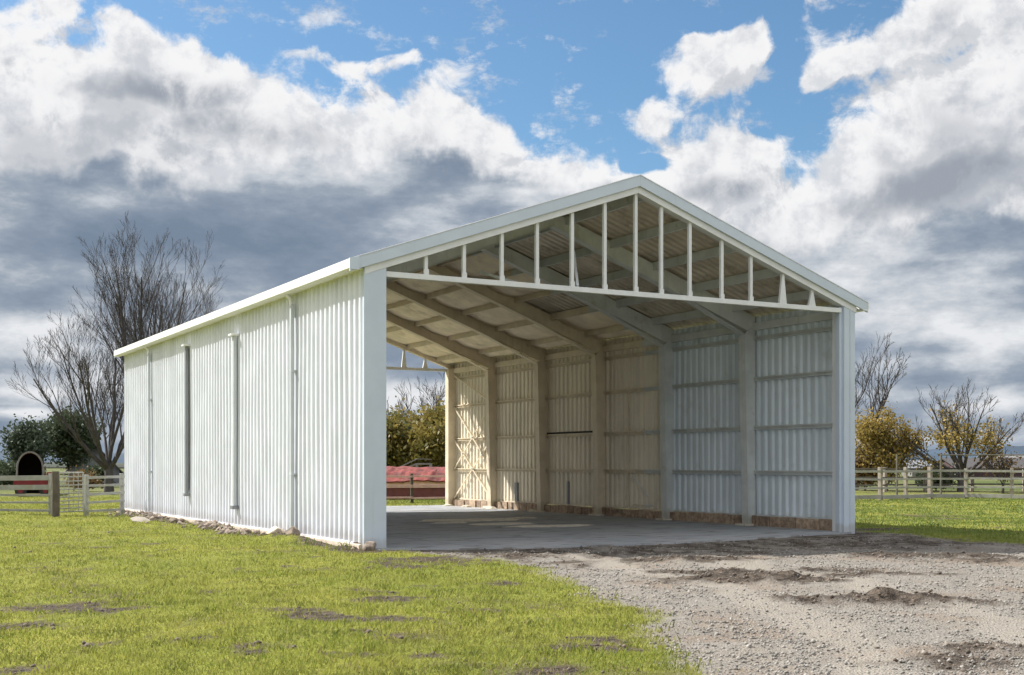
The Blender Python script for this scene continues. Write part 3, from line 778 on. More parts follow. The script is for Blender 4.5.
def blades(name, n, r0, r1, p, half, mat, hmin, hmax, keep, seed):
    x, y, r = cam_scatter(n, r0, r1, p, half)
    ins = (x > -.03) & (x < W+.05) & (y > -.1) & (y < L+.1)
    pr = keep(x, y)*(~ins)
    ok = R.random(len(x)) < pr; x, y, r = x[ok], y[ok], r[ok]; z = height(x, y)
    n = len(x)
    tuft = .45+1.1*np.clip(fbm(x, y, 1.6, 3)+.5, 0, 1)+.9*sstep(fbm(x, y, 2.6, 4, .6), .10, .28)
    h = (hmin+(hmax-hmin)*R.random(n)**1.5)*tuft*(1+r*.006); w = (.0035+.00055*r)*(.7+.6*R.random(n))
    a = R.random(n)*2*math.pi; lx, ly = np.cos(a)*h*R.random(n)*.9, np.sin(a)*h*R.random(n)*.9
    b = R.random(n)*math.pi; wx, wy = np.cos(b)*w/2, np.sin(b)*w/2
    V = np.empty((n, 4, 3))
    V[:, 0] = np.stack([x-wx, y-wy, z-.004], -1); V[:, 1] = np.stack([x+wx, y+wy, z-.004], -1)
    V[:, 2] = np.stack([x+lx*.45+wx*.7, y+ly*.45+wy*.7, z+h*.62], -1)
    V[:, 3] = np.stack([x+lx, y+ly, z+h*(1-.25*R.random(n))], -1)
    base = np.arange(n)[:, None]*4
    F = np.concatenate([base+np.array([0, 1, 2]), base+np.array([0, 2, 3])], 0)
    o = np_mesh(name, V.reshape(-1, 3), F, mat); o['kind'] = 'stuff'
    return o
kg = lambda x, y: (1-gravel_mask(x, y))*(1-.93*bare_mask(x, y))
o = blades('grass', 520000, 6.5, 62, 1.75, 36, grassm, .018, .052, kg, 1); o['label'] = 'short bright green grass of the lawn round the shed'
kd = lambda x, y: np.clip(bare_mask(x, y)*.5*(1-gravel_mask(x, y))+.22*sstep(fbm(x, y, .5, 3), .0, .2)*(1-gravel_mask(x, y))+.10*gravel_mask(x, y)*(1-sstep(poly_sd(x, y, poly), .0, .7)), 0, 1)
o = blades('dry_grass', 130000, 6.5, 55, 1.75, 36, drym, .015, .04, kd, 2); o['label'] = 'straw coloured dry blades scattered through the lawn'

def stones(name, n, r0, r1, p, half, mat, smin, smax, keep, pw=3):
    x, y, r = cam_scatter(n, r0, r1, p, half)
    ok = R.random(len(x)) < keep(x, y); x, y, r = x[ok], y[ok], r[ok]; n = len(x)
    s = (smin+(smax-smin)*R.random(n)**pw)*(1+r*.012); z = height(x, y)+s*.12
    D = np.array([[1, 0, 0], [0, 1, 0], [-1, 0, 0], [0, -1, 0], [.1, .1, .8], [0, 0, -.6]], float)
    D = D[None]*(.65+.6*R.random((n, 6, 1)))+(R.random((n, 6, 3))-.5)*.5
    a = R.random(n)*6.283; c, s_ = np.cos(a), np.sin(a); Dx = D[..., 0]*c[:, None]-D[..., 1]*s_[:, None]; Dy = D[..., 0]*s_[:, None]+D[..., 1]*c[:, None]
    V = np.stack([x[:, None]+Dx*s[:, None], y[:, None]+Dy*s[:, None], z[:, None]+D[..., 2]*s[:, None]], -1)
    T = np.array([[0, 1, 4], [1, 2, 4], [2, 3, 4], [3, 0, 4], [1, 0, 5], [2, 1, 5], [3, 2, 5], [0, 3, 5]])
    F = (np.arange(n)[:, None, None]*6+T).reshape(-1, 3)
    o = np_mesh(name, V.reshape(-1, 3), F, mat); o['kind'] = 'stuff'; return o
gstone = material('gravel_stones', (.225, .212, .192), .9, .2, 8., island=.42)
clodm = material('soil_clods', (.13, .105, .082), .95, .3, 8., island=.35)
ok_floor = lambda x, y: ~((y > -1.2) & (x > .2) & (x < W))
o = stones('gravel', 190000, 7, 34, 1.9, 34, gstone, .004, .021, lambda x, y: gravel_mask(x, y)*ok_floor(x, y)*(.35+.65*(fbm(x, y, 1.2, 3) > -.08))*(1-.7*soil_shade_mask(x, y))*(1-.75*track_mask(x, y))); o['label'] = 'loose pale grey and tan gravel of the drive'
o = stones('soil_clods', 70000, 7, 40, 1.7, 34, clodm, .006, .032, lambda x, y: np.clip(gravel_mask(x, y)*soil_shade_mask(x, y)*.9*ok_floor(x, y)+bare_mask(x, y)*.18*(x < 0), 0, 1)*(~((x > 0)&(x < W)&(y > -.9)&(y < L))), 4); o['label'] = 'dark brown crumbled clods of earth'

# weeds and rank grass along the walls, the fences and the edge of the drive
def weed_keep(x, y):
    a = np.exp(-((x+.45)/.3)**2)*(y > -.4)*(y < L+1)*.7
    sdp = poly_sd(x, y, poly); b = np.exp(-(sdp/.25)**2)*.15*(x < 6)*(y < -.8)
    c = .14*sstep(fbm(x, y, .9, 4, .6), .13, .25)*(1-gravel_mask(x, y))
    return np.clip((a+b+c)*(.2+1.6*(fbm(x, y, 2.4, 3) > .02)), 0, 1)
weedm = leafmat('weed_leaves', (.10, .15, .03), (.16, .20, .04), (.26, .24, .08))
o = blades('weeds', 150000, 6.5, 48, 1.7, 36, weedm, .03, .085, weed_keep, 5); o['label'] = 'darker tufts of rank grass and weeds along the wall and the drive'
# crumbled rubble along the foot of the left wall
n_ = 2600; ry_ = R.random(n_)*L; rx_ = -.06-np.abs(R.normal(0, .30, n_)); kk = R.random(n_) < np.clip(.12+3.*fbm(ry_, ry_*0, .45, 3), .03, .8)*np.where(ry_ < 3.2, .12, 1); _cs = cam_scatter
def _line(n, *a): return rx_[kk], ry_[kk], np.hypot(rx_[kk]-CX, ry_[kk]-CY)
cam_scatter = _line
o = stones('rubble', 0, 0, 0, 0, 0, stonem, .012, .085, lambda x, y: np.ones(x.shape), 2.5); o['label'] = 'small crumbled stones and mortar lying along the foot of the left wall'
cam_scatter = _cs
# rubble stones one by one along the left wall and by the corner
def rock(name, x, y, s, sq, mat, seed, label, cat='stone', group=None):
    r = random.Random(seed); me = bpy.data.meshes.new(name)
    import bmesh
    bm = bmesh.new(); bmesh.ops.create_icosphere(bm, subdivisions=3, radius=1)
    o1 = Vector((r.random()*9, r.random()*9, r.random()*9))
    pl = [(Vector((r.uniform(-1, 1), r.uniform(-1, 1), r.uniform(-.6, 1))).normalized(), r.uniform(.55, .85)) for _ in range(9)]
    for v in bm.verts:
        for nrm, dd in pl:
            k = v.co.dot(nrm)
            if k > dd: v.co -= nrm*(k-dd)
        v.co *= 1+.16*mnoise.noise(v.co*1.6+o1)+.05*mnoise.noise(v.co*5+o1)
        v.co.x *= s; v.co.y *= s*r.uniform(.98, 1.02); v.co.z *= s*sq
    bm.to_mesh(me); bm.free(); me.materials.append(mat)
    o = bpy.data.objects.new(name, me); COL.objects.link(o)
    o.rotation_euler = (r.uniform(-.3, .3), r.uniform(-.3, .3), r.uniform(0, 6))
    o.location = (x, y, float(height(np.array([x]), np.array([y]))[0])+s*sq*.45)
    tag(o, label, cat, group); return o
def wallspot(u):
    lo_, hi_ = -1., 40.
    for _ in range(50):
        y = (lo_+hi_)/2; dx = -.1-CX; dy = y-CY
        uu = 512+FPX*(dx*CYW-dy*SYW)/(dx*SYW+dy*CYW)
        if uu < u: hi_ = y
        else: lo_ = y
    return y
rk = random.Random(12)
for i, (u, off, s, sq) in enumerate(((187, .3, .22, .6), (180, .5, .14, .6), (214, .25, .15, .6), (222, .35, .2, .6), (236, .2, .17, .7), (243, .35, .12, .7), (256, .2, .14, .9),
        (262, .4, .12, .5), (204, .5, .13, .5), (228, .55, .13, .5), (170, .35, .12, .7), (276, .25, .12, .7), (210, .3, .18, .6), (196, .4, .13, .6))):
    rock('rubble_stone', -.1-off, wallspot(u), s*.74, sq*.9, stonem, 100+i, "rough brown stone in the rubble heaped against the shed's long left wall", 'stone', "rubble stones along the left wall")
rock('rubble_stone', -.22, wallspot(299), .17, .8, stonem, 301, 'brown angular stone at the foot of the nearest downpipe on the left wall', 'stone')
rock('concrete_lump', -.20, wallspot(281), .21, .6, plinthm, 302, 'low tan concrete lump by the plinth just behind the nearest downpipe', 'concrete lump')
rock('rubble_stone', .02, -.20, .15, .8, stonem, 303, "brown stone tucked against the foot of the shed's front left corner", 'stone')
rock('pale_stone', -.3, wallspot(128), .19, .5, palestone, 304, "white stone lying at the far end of the left wall beside the fence", 'stone')
rock('flat_stone', -.9, wallspot(172), .32, .18, palestone, 305, 'flat pale slab of stone lying in the grass before the left wall', 'stone')
# concrete lumps at the foot of the right wall's far columns
for i, (u, s) in enumerate(((455, .26), (474, .24), (497, .3), (506, .2), (528, .22), (539, .26), (548, .2))):
    rock('concrete_lump', W-.42, onwall(u, 0), s, .55, padm, 400+i, "pale broken concrete lump on the floor along the far part of the inside right wall", 'concrete lump', 'concrete lumps under the inside right wall')
# ------------------------------------------------------------------ fences
def fence(name, label, cat, pts, posts, rails, mat, ph, pw=.11, group=None, postmat=None, rail_side=-1):
    """pts: polyline on the ground; rails: list of (height, thickness, depth)"""
    t = thing(name, label, cat, (pts[0][0], pts[0][1], 0), group)
    P = [Vector((p[0], p[1], 0)) for p in pts]
    r = random.Random(len(label))
    seg = [(P[i+1]-P[i]).length for i in range(len(P)-1)]; tot = sum(seg)
    def pos(d):
        for i, s in enumerate(seg):
            if d <= s or i == len(seg)-1: return P[i]+(P[i+1]-P[i])*(d/s), (P[i+1]-P[i]).normalized()
            d -= s
    n = max(1, round(tot/posts))
    side = Vector((0, 0, 0))
    for i in range(n+1):
        p, d = pos(tot*i/n-1e-6 if i == n else tot*i/n)
        lean = Vector((r.uniform(-.02, .02), r.uniform(-.02, .02), 0)); h = ph+r.uniform(-.04, .06)
        w_ = pw*r.uniform(.85, 1.25); MB().beam(p-Vector((0, 0, .2)), p+lean+Vector((0, 0, h)), w_, w_, up=d).build('post', postmat or mat, t, .01)
    for (hz, th, dp) in rails:
        for i in range(n):
            p, d = pos(tot*i/n+1e-6); q, d2 = pos(tot*(i+1)/n-1e-6)
            nn = Vector((d.y, -d.x, 0))*(pw*.63+dp/2)*(-rail_side)
            z1, z2 = hz+r.uniform(-.02, .02), hz+r.uniform(-.02, .02)
            MB().beam(p+nn-d*.03+Vector((0, 0, z1)), q+nn+d*.03+Vector((0, 0, z2)), dp, th).build('rail', mat, t, .004)
    return t
gp = ground_px
# left of the shed: pale railed fence, thick dark post, mesh gate, railed fence to the shed's corner
A = gp(-70, 514); B = gp(50, 515)
fence('rail_fence', 'pale two-board rail fence at the left edge, in front of the arched shelter', 'fence', [A, B], 2.6, [(1.12, .15, .04), (.82, .15, .04), (.58, .07, .03), (.36, .06, .03), (.14, .07, .03)], paletimber, 1.2, .07)
C1 = gp(55.5, 517)
pt = MB().tube([(C1[0], C1[1], -.2), (C1[0]+.01, C1[1], .7), (C1[0], C1[1]+.01, 1.32)], [.115, .11, .105], 12).build('gate_post', darktimber)
tag(pt, 'thick dark round timber post between the pale rail fence and the mesh gate', 'post')
D1, D2 = gp(59, 516), gp(83, 515)
gt = thing('mesh_gate', 'pale gate with many thin horizontal bars, between dark post and fence', 'gate', (D1[0], D1[1], 0))
d1, d2 = Vector(D1+(0,)), Vector(D2+(0,)); dd = (d2-d1)
fm = MB()
for q in (0, 1): fm.tube([d1+dd*q+Vector((0, 0, .12)), d1+dd*q+Vector((0, 0, 1.28))], .022, 8)
for z in (.12, 1.28): fm.tube([d1+Vector((0, 0, z)), d2+Vector((0, 0, z))], .022, 8)
fm.build('gate_frame', paletimber, gt)
for z in (.22, .33, .44, .55, .66, .78, .9, 1.02, 1.15): MB().tube([d1+Vector((0, 0, z)), d2+Vector((0, 0, z+.01))], .022, 6).build('bar', paletimber, gt)
for q in (.2, .4, .6, .8): MB().tube([d1+dd*q+Vector((0, 0, .12)), d1+dd*q+Vector((0, 0, 1.28))], .014, 6).build('upright', paletimber, gt)
E1, E2 = gp(86, 516.5), gp(122, 515)
fence('rail_fence', "old grey five-rail fence between the mesh gate and the shed's far left corner", 'fence', [E1, E2], 1.0, [(1.15, .08, .03), (.90, .07, .03), (.66, .08, .03), (.42, .07, .03), (.16, .07, .03)], paletimber, 1.24, .09)
F1, F2 = gp(-180, 484), gp(135, 484)
fence('rail_fence', 'distant low rail fence across the paddock beyond the arched shelter', 'fence', [F1, F2], 3.5, [(1.25, .09, .05), (.75, .09, .05)], greytimber, 1.4, .14)

# behind the shed, seen through it: red rails
G1, G2 = gp(331, 503.5), gp(491, 502.5)
fence('rail_fence', 'weathered pink and red rail fence beyond the open back of the shed', 'fence', [G1, G2], 3.1, [(1.06, .07, .04), (.66, .12, .04), (.20, .07, .04)], redtimber, 1.15, .10, postmat=darktimber)
# right of the shed: near fence with a base board, farther fence behind
H1, H2, H3, H4 = gp(800, 499.5), gp(862, 500), gp(940, 497.5), gp(1110, 500)
fence('rail_fence', 'pale rail fence with a broad bottom board, nearest on the right', 'fence', [H1, H2, H3, H4], 2.05, [(1.22, .10, .04), (.88, .09, .04), (.50, .09, .04), (.10, .17, .05)], paletimber, 1.36, .14, postmat=timber)
J1, J2, J3 = gp(800, 493), gp(940, 491.5), gp(1130, 492)
fence('rail_fence', 'darker rail fence running just behind the pale fence on the right', 'fence', [J1, J2, J3], 2.9, [(1.28, .09, .04), (.80, .09, .04), (.40, .09, .04)], greytimber, 1.35, .17, postmat=timber)
for i, (u, Z, zt_, lab) in enumerate(((897, 60, 1.95, 'tall slim pale pole behind the right fences, below the yellow tree'), (941, 60, 2.0, 'tall slim pale pole at the left end of the long top rail'),
        (1028, 60, 2.0, 'tall pale pole at the right edge holding the long top rail'))):
    x, y = at(u, Z); o = MB().tube([(x, y, -.2), (x, y, zt_+.08)], .05, 10).build('pole', greytimber); tag(o, lab, 'pole')
a_, b_ = Vector(at(941, 59.8)+(1.98,)), Vector(at(1028, 59.8)+(1.98,))
tag(MB().tube([a_, b_], .03, 8).build('top_rail', greytimber), 'thin pale rail carried by two tall poles above the right fences', 'rail')

# ------------------------------------------------------------------ red shed, ramp
def obox(mb, c, ang, lx, ly, z0, z1):
    ca, sa = math.cos(ang), math.sin(ang)
    P = [(c[0]+ca*x-sa*y, c[1]+sa*x+ca*y) for x, y in ((-lx/2, -ly/2), (lx/2, -ly/2), (lx/2, ly/2), (-lx/2, ly/2))]
    return mb.hexa([(x, y, z0) for x, y in P]+[(x, y, z1) for x, y in P])
aY = -YAW
def loc(c, ang, x, y, z): return (c[0]+math.cos(ang)*x-math.sin(ang)*y, c[1]+math.sin(ang)*x+math.cos(ang)*y, z)
def gable_house(name, label, cat, u, Z, lx, ly, eave, ridge, wallm, roofm, ang=0, base=0., ridge_along='x', windows=(), door=None, group=None):
    c = at(u, Z); an = aY+ang
    t = thing(name, label, cat, (c[0], c[1], 0), group)
    ww = MB(); obox(ww, c, an, lx, ly, base-.3, eave)
    # gable ends
    e = lx/2 if ridge_along == 'x' else ly/2
    for s in (-1, 1):
        if ridge_along == 'x': tri = [loc(c, an, s*lx/2, -ly/2, eave), loc(c, an, s*lx/2, ly/2, eave), loc(c, an, s*lx/2, 0, ridge-.1)]; ax = Vector(loc(c, an, 1, 0, 0))-Vector(loc(c, an, 0, 0, 0)); ax = ax*(-s*.15)
        else: tri = [loc(c, an, -lx/2, s*ly/2, eave), loc(c, an, lx/2, s*ly/2, eave), loc(c, an, 0, s*ly/2, ridge-.1)]; ax = Vector(loc(c, an, 0, 1, 0))-Vector(loc(c, an, 0, 0, 0)); ax = ax*(-s*.15)
        ww.prism(tri, None, ax)
    ww.build('wall', wallm, t)
    o_ = .35; k = (ridge-eave)
    for s in (-1, 1):
        if ridge_along == 'x':
            q = ly/2+o_; zz = ridge-k*q/(ly/2)
            p = [loc(c, an, -lx/2-o_, s*q, zz), loc(c, an, lx/2+o_, s*q, zz), loc(c, an, lx/2+o_, 0, ridge), loc(c, an, -lx/2-o_, 0, ridge)]
        else:
            q = lx/2+o_; zz = ridge-k*q/(lx/2)
            p = [loc(c, an, s*q, -ly/2-o_, zz), loc(c, an, s*q, ly/2+o_, zz), loc(c, an, 0, ly/2+o_, ridge), loc(c, an, 0, -ly/2-o_, ridge)]
        MB().prism(p, None, (0, 0, .12)).build('roof', roofm, t)
    for (x, z0, z1, w) in windows:
        f = MB(); f.hexa([loc(c, an, x-w/2, -ly/2-.05, z0), loc(c, an, x+w/2, -ly/2-.05, z0), loc(c, an, x+w/2, -ly/2+.02, z0), loc(c, an, x-w/2, -ly/2+.02, z0),
                      loc(c, an, x-w/2, -ly/2-.05, z1), loc(c, an, x+w/2, -ly/2-.05, z1), loc(c, an, x+w/2, -ly/2+.02, z1), loc(c, an, x-w/2, -ly/2+.02, z1)])
        fr = f.build('window', palemetal, t)
        f = MB(); w -= .2; z0 += .1; z1 -= .1
        f.hexa([loc(c, an, x-w/2, -ly/2-.07, z0), loc(c, an, x+w/2, -ly/2-.07, z0), loc(c, an, x+w/2, -ly/2-.04, z0), loc(c, an, x-w/2, -ly/2-.04, z0),
                      loc(c, an, x-w/2, -ly/2-.07, z1), loc(c, an, x+w/2, -ly/2-.07, z1), loc(c, an, x+w/2, -ly/2-.04, z1), loc(c, an, x-w/2, -ly/2-.04, z1)])
        f.build('pane', MATS['dark_void'], fr)
    return t
# low red building just beyond the rails: rough red roof on a red board wall
c = at(412, 56.5); t = thing('red_shed', 'long low red building with a rough red roof behind the pink rail fence', 'farm building', (c[0], c[1], 0))
m_ = MB(); obox(m_, c, aY, 15, 4., -.2, .72); m_.build('wall', redwall, t)
m_ = MB(); obox(m_, loc(c, aY, 0, -2.04, 0), aY, 15.1, .06, .52, .80); m_.build('pale_band', redtimber, t)
n = 90; k = 7; mb = MB(); r = random.Random(5)
for j in range(k):
    for i in range(n+1):
        x = -7.7+15.4*i/n; y = -2.2+4.4*j/(k-1); z = .80+.62*math.sin(math.pi*min(1, (j+.0)/(k-1)))**.8+.10*mnoise.noise(Vector((x*1.5, y*1.2, 1)))+.06*mnoise.noise(Vector((x*5, y*3, 1)))
        mb.v.append(loc(c, aY, x, y, z))
for j in range(k-1):
    for i in range(n): a = j*(n+1)+i; mb.f.append((a, a+1, a+n+2, a+n+1))
o = mb.build('roof', redroof, t); md = o.modifiers.new('s', 'SOLIDIFY'); md.thickness = .06
# grey ramp standing on the roof line
c = at(413, 61.5); t = thing('loading_ramp', 'small grey slatted loading ramp rising above the red roof', 'ramp', (c[0], c[1], 0))
m_ = MB()
for s in (-.35, .35):
    m_.beam(loc(c, aY, -1.2, s, 1.0), loc(c, aY, .2, s, 1.55), .04, .08); m_.beam(loc(c, aY, .2, s, 1.55), loc(c, aY, .9, s, 1.55), .04, .08)
m_.build('side_rail', palemetal, t)
m_ = MB()
for i in range(9): f_ = i/8; m_.beam(loc(c, aY, -1.2+1.4*f_, -.35, 1.0+.55*f_), loc(c, aY, -1.2+1.4*f_, .35, 1.0+.55*f_), .12, .03)
m_.build('tread', palemetal, t)
for x, z in ((-1.1, 1.1), (.2, 1.55), (.88, 1.55)):
    for s in (-.35, .35): MB().beam(loc(c, aY, x, s, 0), loc(c, aY, x, s, z), .07, .07).build('leg', palemetal, t)
m_ = MB()
for s in (-.35, .35):
    m_.beam(loc(c, aY, -.9, s, 1.28), loc(c, aY, .2, s, 1.8), .03, .035); m_.beam(loc(c, aY, .2, s, 1.8), loc(c, aY, .9, s, 1.78), .03, .035); m_.beam(loc(c, aY, .9, s, 1.57), loc(c, aY, .9, s, 1.57), .03, .035)
m_.build('handrail', palemetal, t)

# ------------------------------------------------------------------ arched shelter with the red trailer
Z = 62.; aY0 = aY; aY = -(YAW+math.atan((30-512)/FPX)); c = at(30, Z); px = Z/FPX
t = thing('arched_shelter', 'small arched shelter with a rusty rim and dark inside, at the left', 'shelter', (c[0], c[1], 0))
rw_ = 12*px; hb = zat(452, Z); zc = zat(468, Z)
prof = []
for i in range(17):
    a = math.pi*i/16; prof.append((math.cos(a)*rw_, zc+math.sin(a)*(hb-zc)))
prof = [(rw_*1.08, .0)]+prof+[(-rw_*1.08, .0)]
mb = MB()
for dpt in (0, 3.2):
    for sc in (1, .93):
        for x, z in prof: mb.v.append(loc(c, aY, x*sc, dpt, z if z < .1 else zc+(z-zc)*sc if z > zc else z))
n = len(prof)
for i in range(n-1):
    mb.f += [(i, i+1, n+i+1, n+i), (2*n+i, 3*n+i, 3*n+i+1, 2*n+i+1), (i, 2*n+i, 2*n+i+1, i+1), (n+i, n+i+1, 3*n+i+1, 3*n+i)]
mb.build('hood', rustm, t)
MB().prism([loc(c, aY, x*.95, 3.1, z if z < .1 else zc+(z-zc)*.95) for x, z in prof], None, tuple(Vector(loc(c, aY, 0, .1, 0))-Vector(loc(c, aY, 0, 0, 0)))).build('inside_shade_panel', blackm, t)  # black panel: shade of the inside put into the colour
mb = MB()
for i in range(n-1):
    a, b = prof[i], prof[i+1]; mb.beam(loc(c, aY, a[0], -.03, a[1]), loc(c, aY, b[0], -.03, b[1]), .06, .08)
mb.build('rim', palemetal, t)
c2 = at(33, Z-1.9)
t = thing('red_trailer', 'dark red farm trailer standing in front of the arched shelter', 'trailer', (c2[0], c2[1], 0))
m_ = MB(); obox(m_, c2, aY, 1.75, 1.4, .35, .42); [obox(m_, loc(c2, aY, x, 0, 0), aY, .05, 1.4, .42, .80) for x in (-.85, .85)]; [obox(m_, loc(c2, aY, 0, y, 0), aY, 1.75, .05, .42, .80) for y in (-.7, .7)]
m_.build('body', redpaint, t)
m_ = MB(); obox(m_, loc(c2, aY, .75, 0, 0), aY, .25, 1.0, .8, 1.15); m_.build('tool_box', redpaint, t)
for x in (-.55, .55):
    for y in (-.8, .8):
        p = Vector(loc(c2, aY, x, y, .27)); q = Vector(loc(c2, aY, x, y+.12, .27))
        wh = MB().tube([p, q], .27, 18).build('wheel', rubber, t); MB().tube([p-(q-p)*.1, q+(q-p)*.1], .12, 12).build('rim', redpaint, wh)
MB().beam(loc(c2, aY, -.85, 0, .38), loc(c2, aY, -1.9, 0, .36), .07, .07).build('drawbar', redpaint, t)

aY = aY0
gable_house('grey_house', 'small grey gabled house with a dark roof among the trees on the left', 'house', 93, 95, 3.6, 6, 1.1, 3.0, greyhouse, darkroof, .35, ridge_along='y', windows=((.6, .2, .9, .7),))
# far right buildings
barnm = material('barn_boards', (.085, .05, .055), .85, .3, 1.)
gable_house('red_barn', 'long dark red-brown barn with a dark roof beyond the right fences', 'barn', 1000, 150, 14, 8, 1.0, 2.2, barnm, darkroof, .1, base=-.3, windows=((-6, -.1, .7, 1.2), (4, -.1, .7, 1.2)))
gable_house('pale_barn', 'low pale farm building between the yellow tree and the bare tree', 'barn', 931, 160, 6, 6, .9, 1.9, palemetal, greyhouse, -.1, windows=((.5, 0., .7, 1.),))
gable_house('pale_barn', 'low pale roofed shed at the right edge beyond the red barn', 'barn', 1040, 170, 16, 6, 1.4, 2.8, palemetal, palemetal, .0, windows=((-3, .2, 1., 1.4),))

# hills at the horizon
def hills(name, dist, hmax, col, seed, a0=-60, a1=60):
    n = 260; V = []; F = []
    for i in range(n+1):
        a = math.radians(a0+(a1-a0)*i/n); e = min(1, min(i, n-i)/14)
        h = hmax*(.35+.65*abs(mnoise.noise(Vector((a*3+seed, .3, 0))))+.25*mnoise.noise(Vector((a*14+seed, 1.3, 0)))+.06*mnoise.noise(Vector((a*70+seed, 1.3, 0))))*e
        for (dd, hh_) in ((0, -2), (.015, h*.45), (.04, h*.85), (.07, h), (.16, h*.8), (.3, -2)):
            r_ = dist*(1+dd); X, Z = math.sin(a)*r_, math.cos(a)*r_
            V.append((CX+X*CYW+Z*SYW, CY-X*SYW+Z*CYW, hh_))
    for i in range(n):
        for j in range(5): a = i*6+j; F.append((a, a+6, a+7, a+1))
    m = material(name+'_cover', col, .95, .3, .004, detail=6)
    mb = MB(); mb.v = V; mb.f = F; o = mb.build(name, m, smooth=True); o['kind'] = 'structure'
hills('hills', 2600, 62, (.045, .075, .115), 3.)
hills('far_tree_line', 520, 5.5, (.045, .055, .04), 9.)

# ------------------------------------------------------------------ trees
def skeleton(seed, height_, trunk_h, r0, nlimb, spread, levels, fork_up=.35, lean=(0, 0), kids=(5, 5, 4, 3), wig=.12, rmin=.012, l1=None):
    """branches as (points, radii, level)"""
    r = random.Random(seed); out = []
    def grow(p, d, ln, rad, lev):
        n = 6 if lev < 2 else (4 if lev < 3 else 3)
        pts = [p.copy()]; rd = [rad]; q = p.copy(); dd = d.copy()
        for i in range(n):
            dd = (dd+Vector((r.gauss(0, wig*.7), r.gauss(0, wig*.7), r.gauss(0, wig)*.4+fork_up*.16))).normalized()
            q = q+dd*(ln/n); pts.append(q.copy()); rd.append(max(rmin, rad*(1-(i+1)/n*(.72 if lev < levels else .5))))
        out.append((pts, rd, lev))
        if lev >= levels: return
        nk = kids[min(lev-1, len(kids)-1)]
        for k in range(nk):
            t = .22+.75*(k+r.random()*.8)/nk; i = min(n-1, int(t*n)); f = t*n-i
            bp = pts[i].lerp(pts[i+1], min(1, f)); bd = (pts[i+1]-pts[i]).normalized()
            ax = bd.orthogonal().normalized(); ax.rotate(__import__('mathutils').Quaternion(bd, r.uniform(0, 6.283)))
            an = math.radians(r.uniform(16, 40)); nd = (bd*math.cos(an)+ax*math.sin(an)); nd.z += .12; nd.normalize()
            grow(bp, nd, ln*(1-t*.45)*r.uniform(.48, .72), max(rmin, rd[i]*r.uniform(.36, .52)), lev+1)
    top = Vector((lean[0], lean[1], trunk_h))
    tp = [Vector((0, 0, -.3)), Vector((lean[0]*.2, lean[1]*.2, trunk_h*.3)), Vector((lean[0]*.6, lean[1]*.6, trunk_h*.7)), top]
    out.append((tp, [r0*1.35, r0*1.05, r0*.95, r0*.9], 0))
    for k in range(nlimb):
        a = 6.283*(k+r.uniform(-.25, .25))/nlimb; tilt = spread*r.uniform(.45, 1.1)
        if k == 0: tilt *= .25
        d = Vector((math.sin(tilt)*math.cos(a)+lean[0]*.1, math.sin(tilt)*math.sin(a)+lean[1]*.1, math.cos(tilt))).normalized()
        h0 = r.uniform(.55, 1.)
        grow(Vector((lean[0]*h0, lean[1]*h0, trunk_h*h0)), d, (l1 or (height_-trunk_h)*.86)*r.uniform(.8, 1.1), r0*r.uniform(.34, .56), 1)
    return out
def tubes_np(branches, loc_, nside):
    V = []; F = []; b = 0
    for pts, rd, lev in branches:
        ns = nside(lev); m = len(pts)
        for i, p in enumerate(pts):
            d = (pts[min(i+1, m-1)]-pts[max(i-1, 0)]).normalized()
            u = Vector((0, 0, 1)) if abs(d.z) < .9 else Vector((1, 0, 0)); a = d.cross(u).normalized(); c = a.cross(d)
            for k in range(ns):
                t = 6.2832*k/ns; V.append(tuple(p+a*(math.cos(t)*rd[i])+c*(math.sin(t)*rd[i])+loc_))
        for i in range(m-1):
            for k in range(ns): k2 = (k+1) % ns; F.append((b+i*ns+k, b+i*ns+k2, b+(i+1)*ns+k2, b+(i+1)*ns+k))
        b += m*ns
    return V, F
def bare_tree(label, u, Z, cat='bare tree', name='bare_tree', group=None, mat=None, **kw):
    x, y = at(u, Z); t = thing(name, label, cat, (x, y, 0), group); br = skeleton(**kw); o = Vector((x, y, 0))
    V, F = tubes_np([b for b in br if b[2] < 1], o, lambda l: 10); np_mesh('trunk', V, F, mat or barkm, t, True)
    V, F = tubes_np([b for b in br if b[2] >= 1], o, lambda l: 6 if l < 3 else (4 if l < 4 else 3)); np_mesh('crown', V, F, mat or barkm, t, True)
    return t, br, o
def leaves(br, o, n, size, mat, parent, lv=2, spread=.5, seed=1, name='foliage', zmin=None):
    rg = np.random.default_rng(seed); tips = [p for pts, rd, lev in br if lev >= lv for p in pts[1:]]
    T = np.array([tuple(p+o) for p in tips]); C = T[rg.integers(0, len(T), n)]
    C = C+rg.normal(0, spread, (n, 3))*np.array([1, 1, .8])
    if zmin is not None: C[:, 2] = np.maximum(C[:, 2], zmin+rg.random(n)*.3)
    A = rg.normal(0, 1, (n, 3)); A /= np.linalg.norm(A, axis=1)[:, None]; B = np.cross(A, rg.normal(0, 1, (n, 3))); B /= np.linalg.norm(B, axis=1)[:, None]
    s = size*(.5+rg.random((n, 1))); 
    V = np.stack([C-A*s, C-B*s*.55, C+A*s, C+B*s*.55], 1).reshape(-1, 3); F = np.arange(n*4).reshape(-1, 4)
    return np_mesh(name, V, F, mat, parent)
twig = material('dark_bark', (.07, .063, .063), .95, .3, 5.)
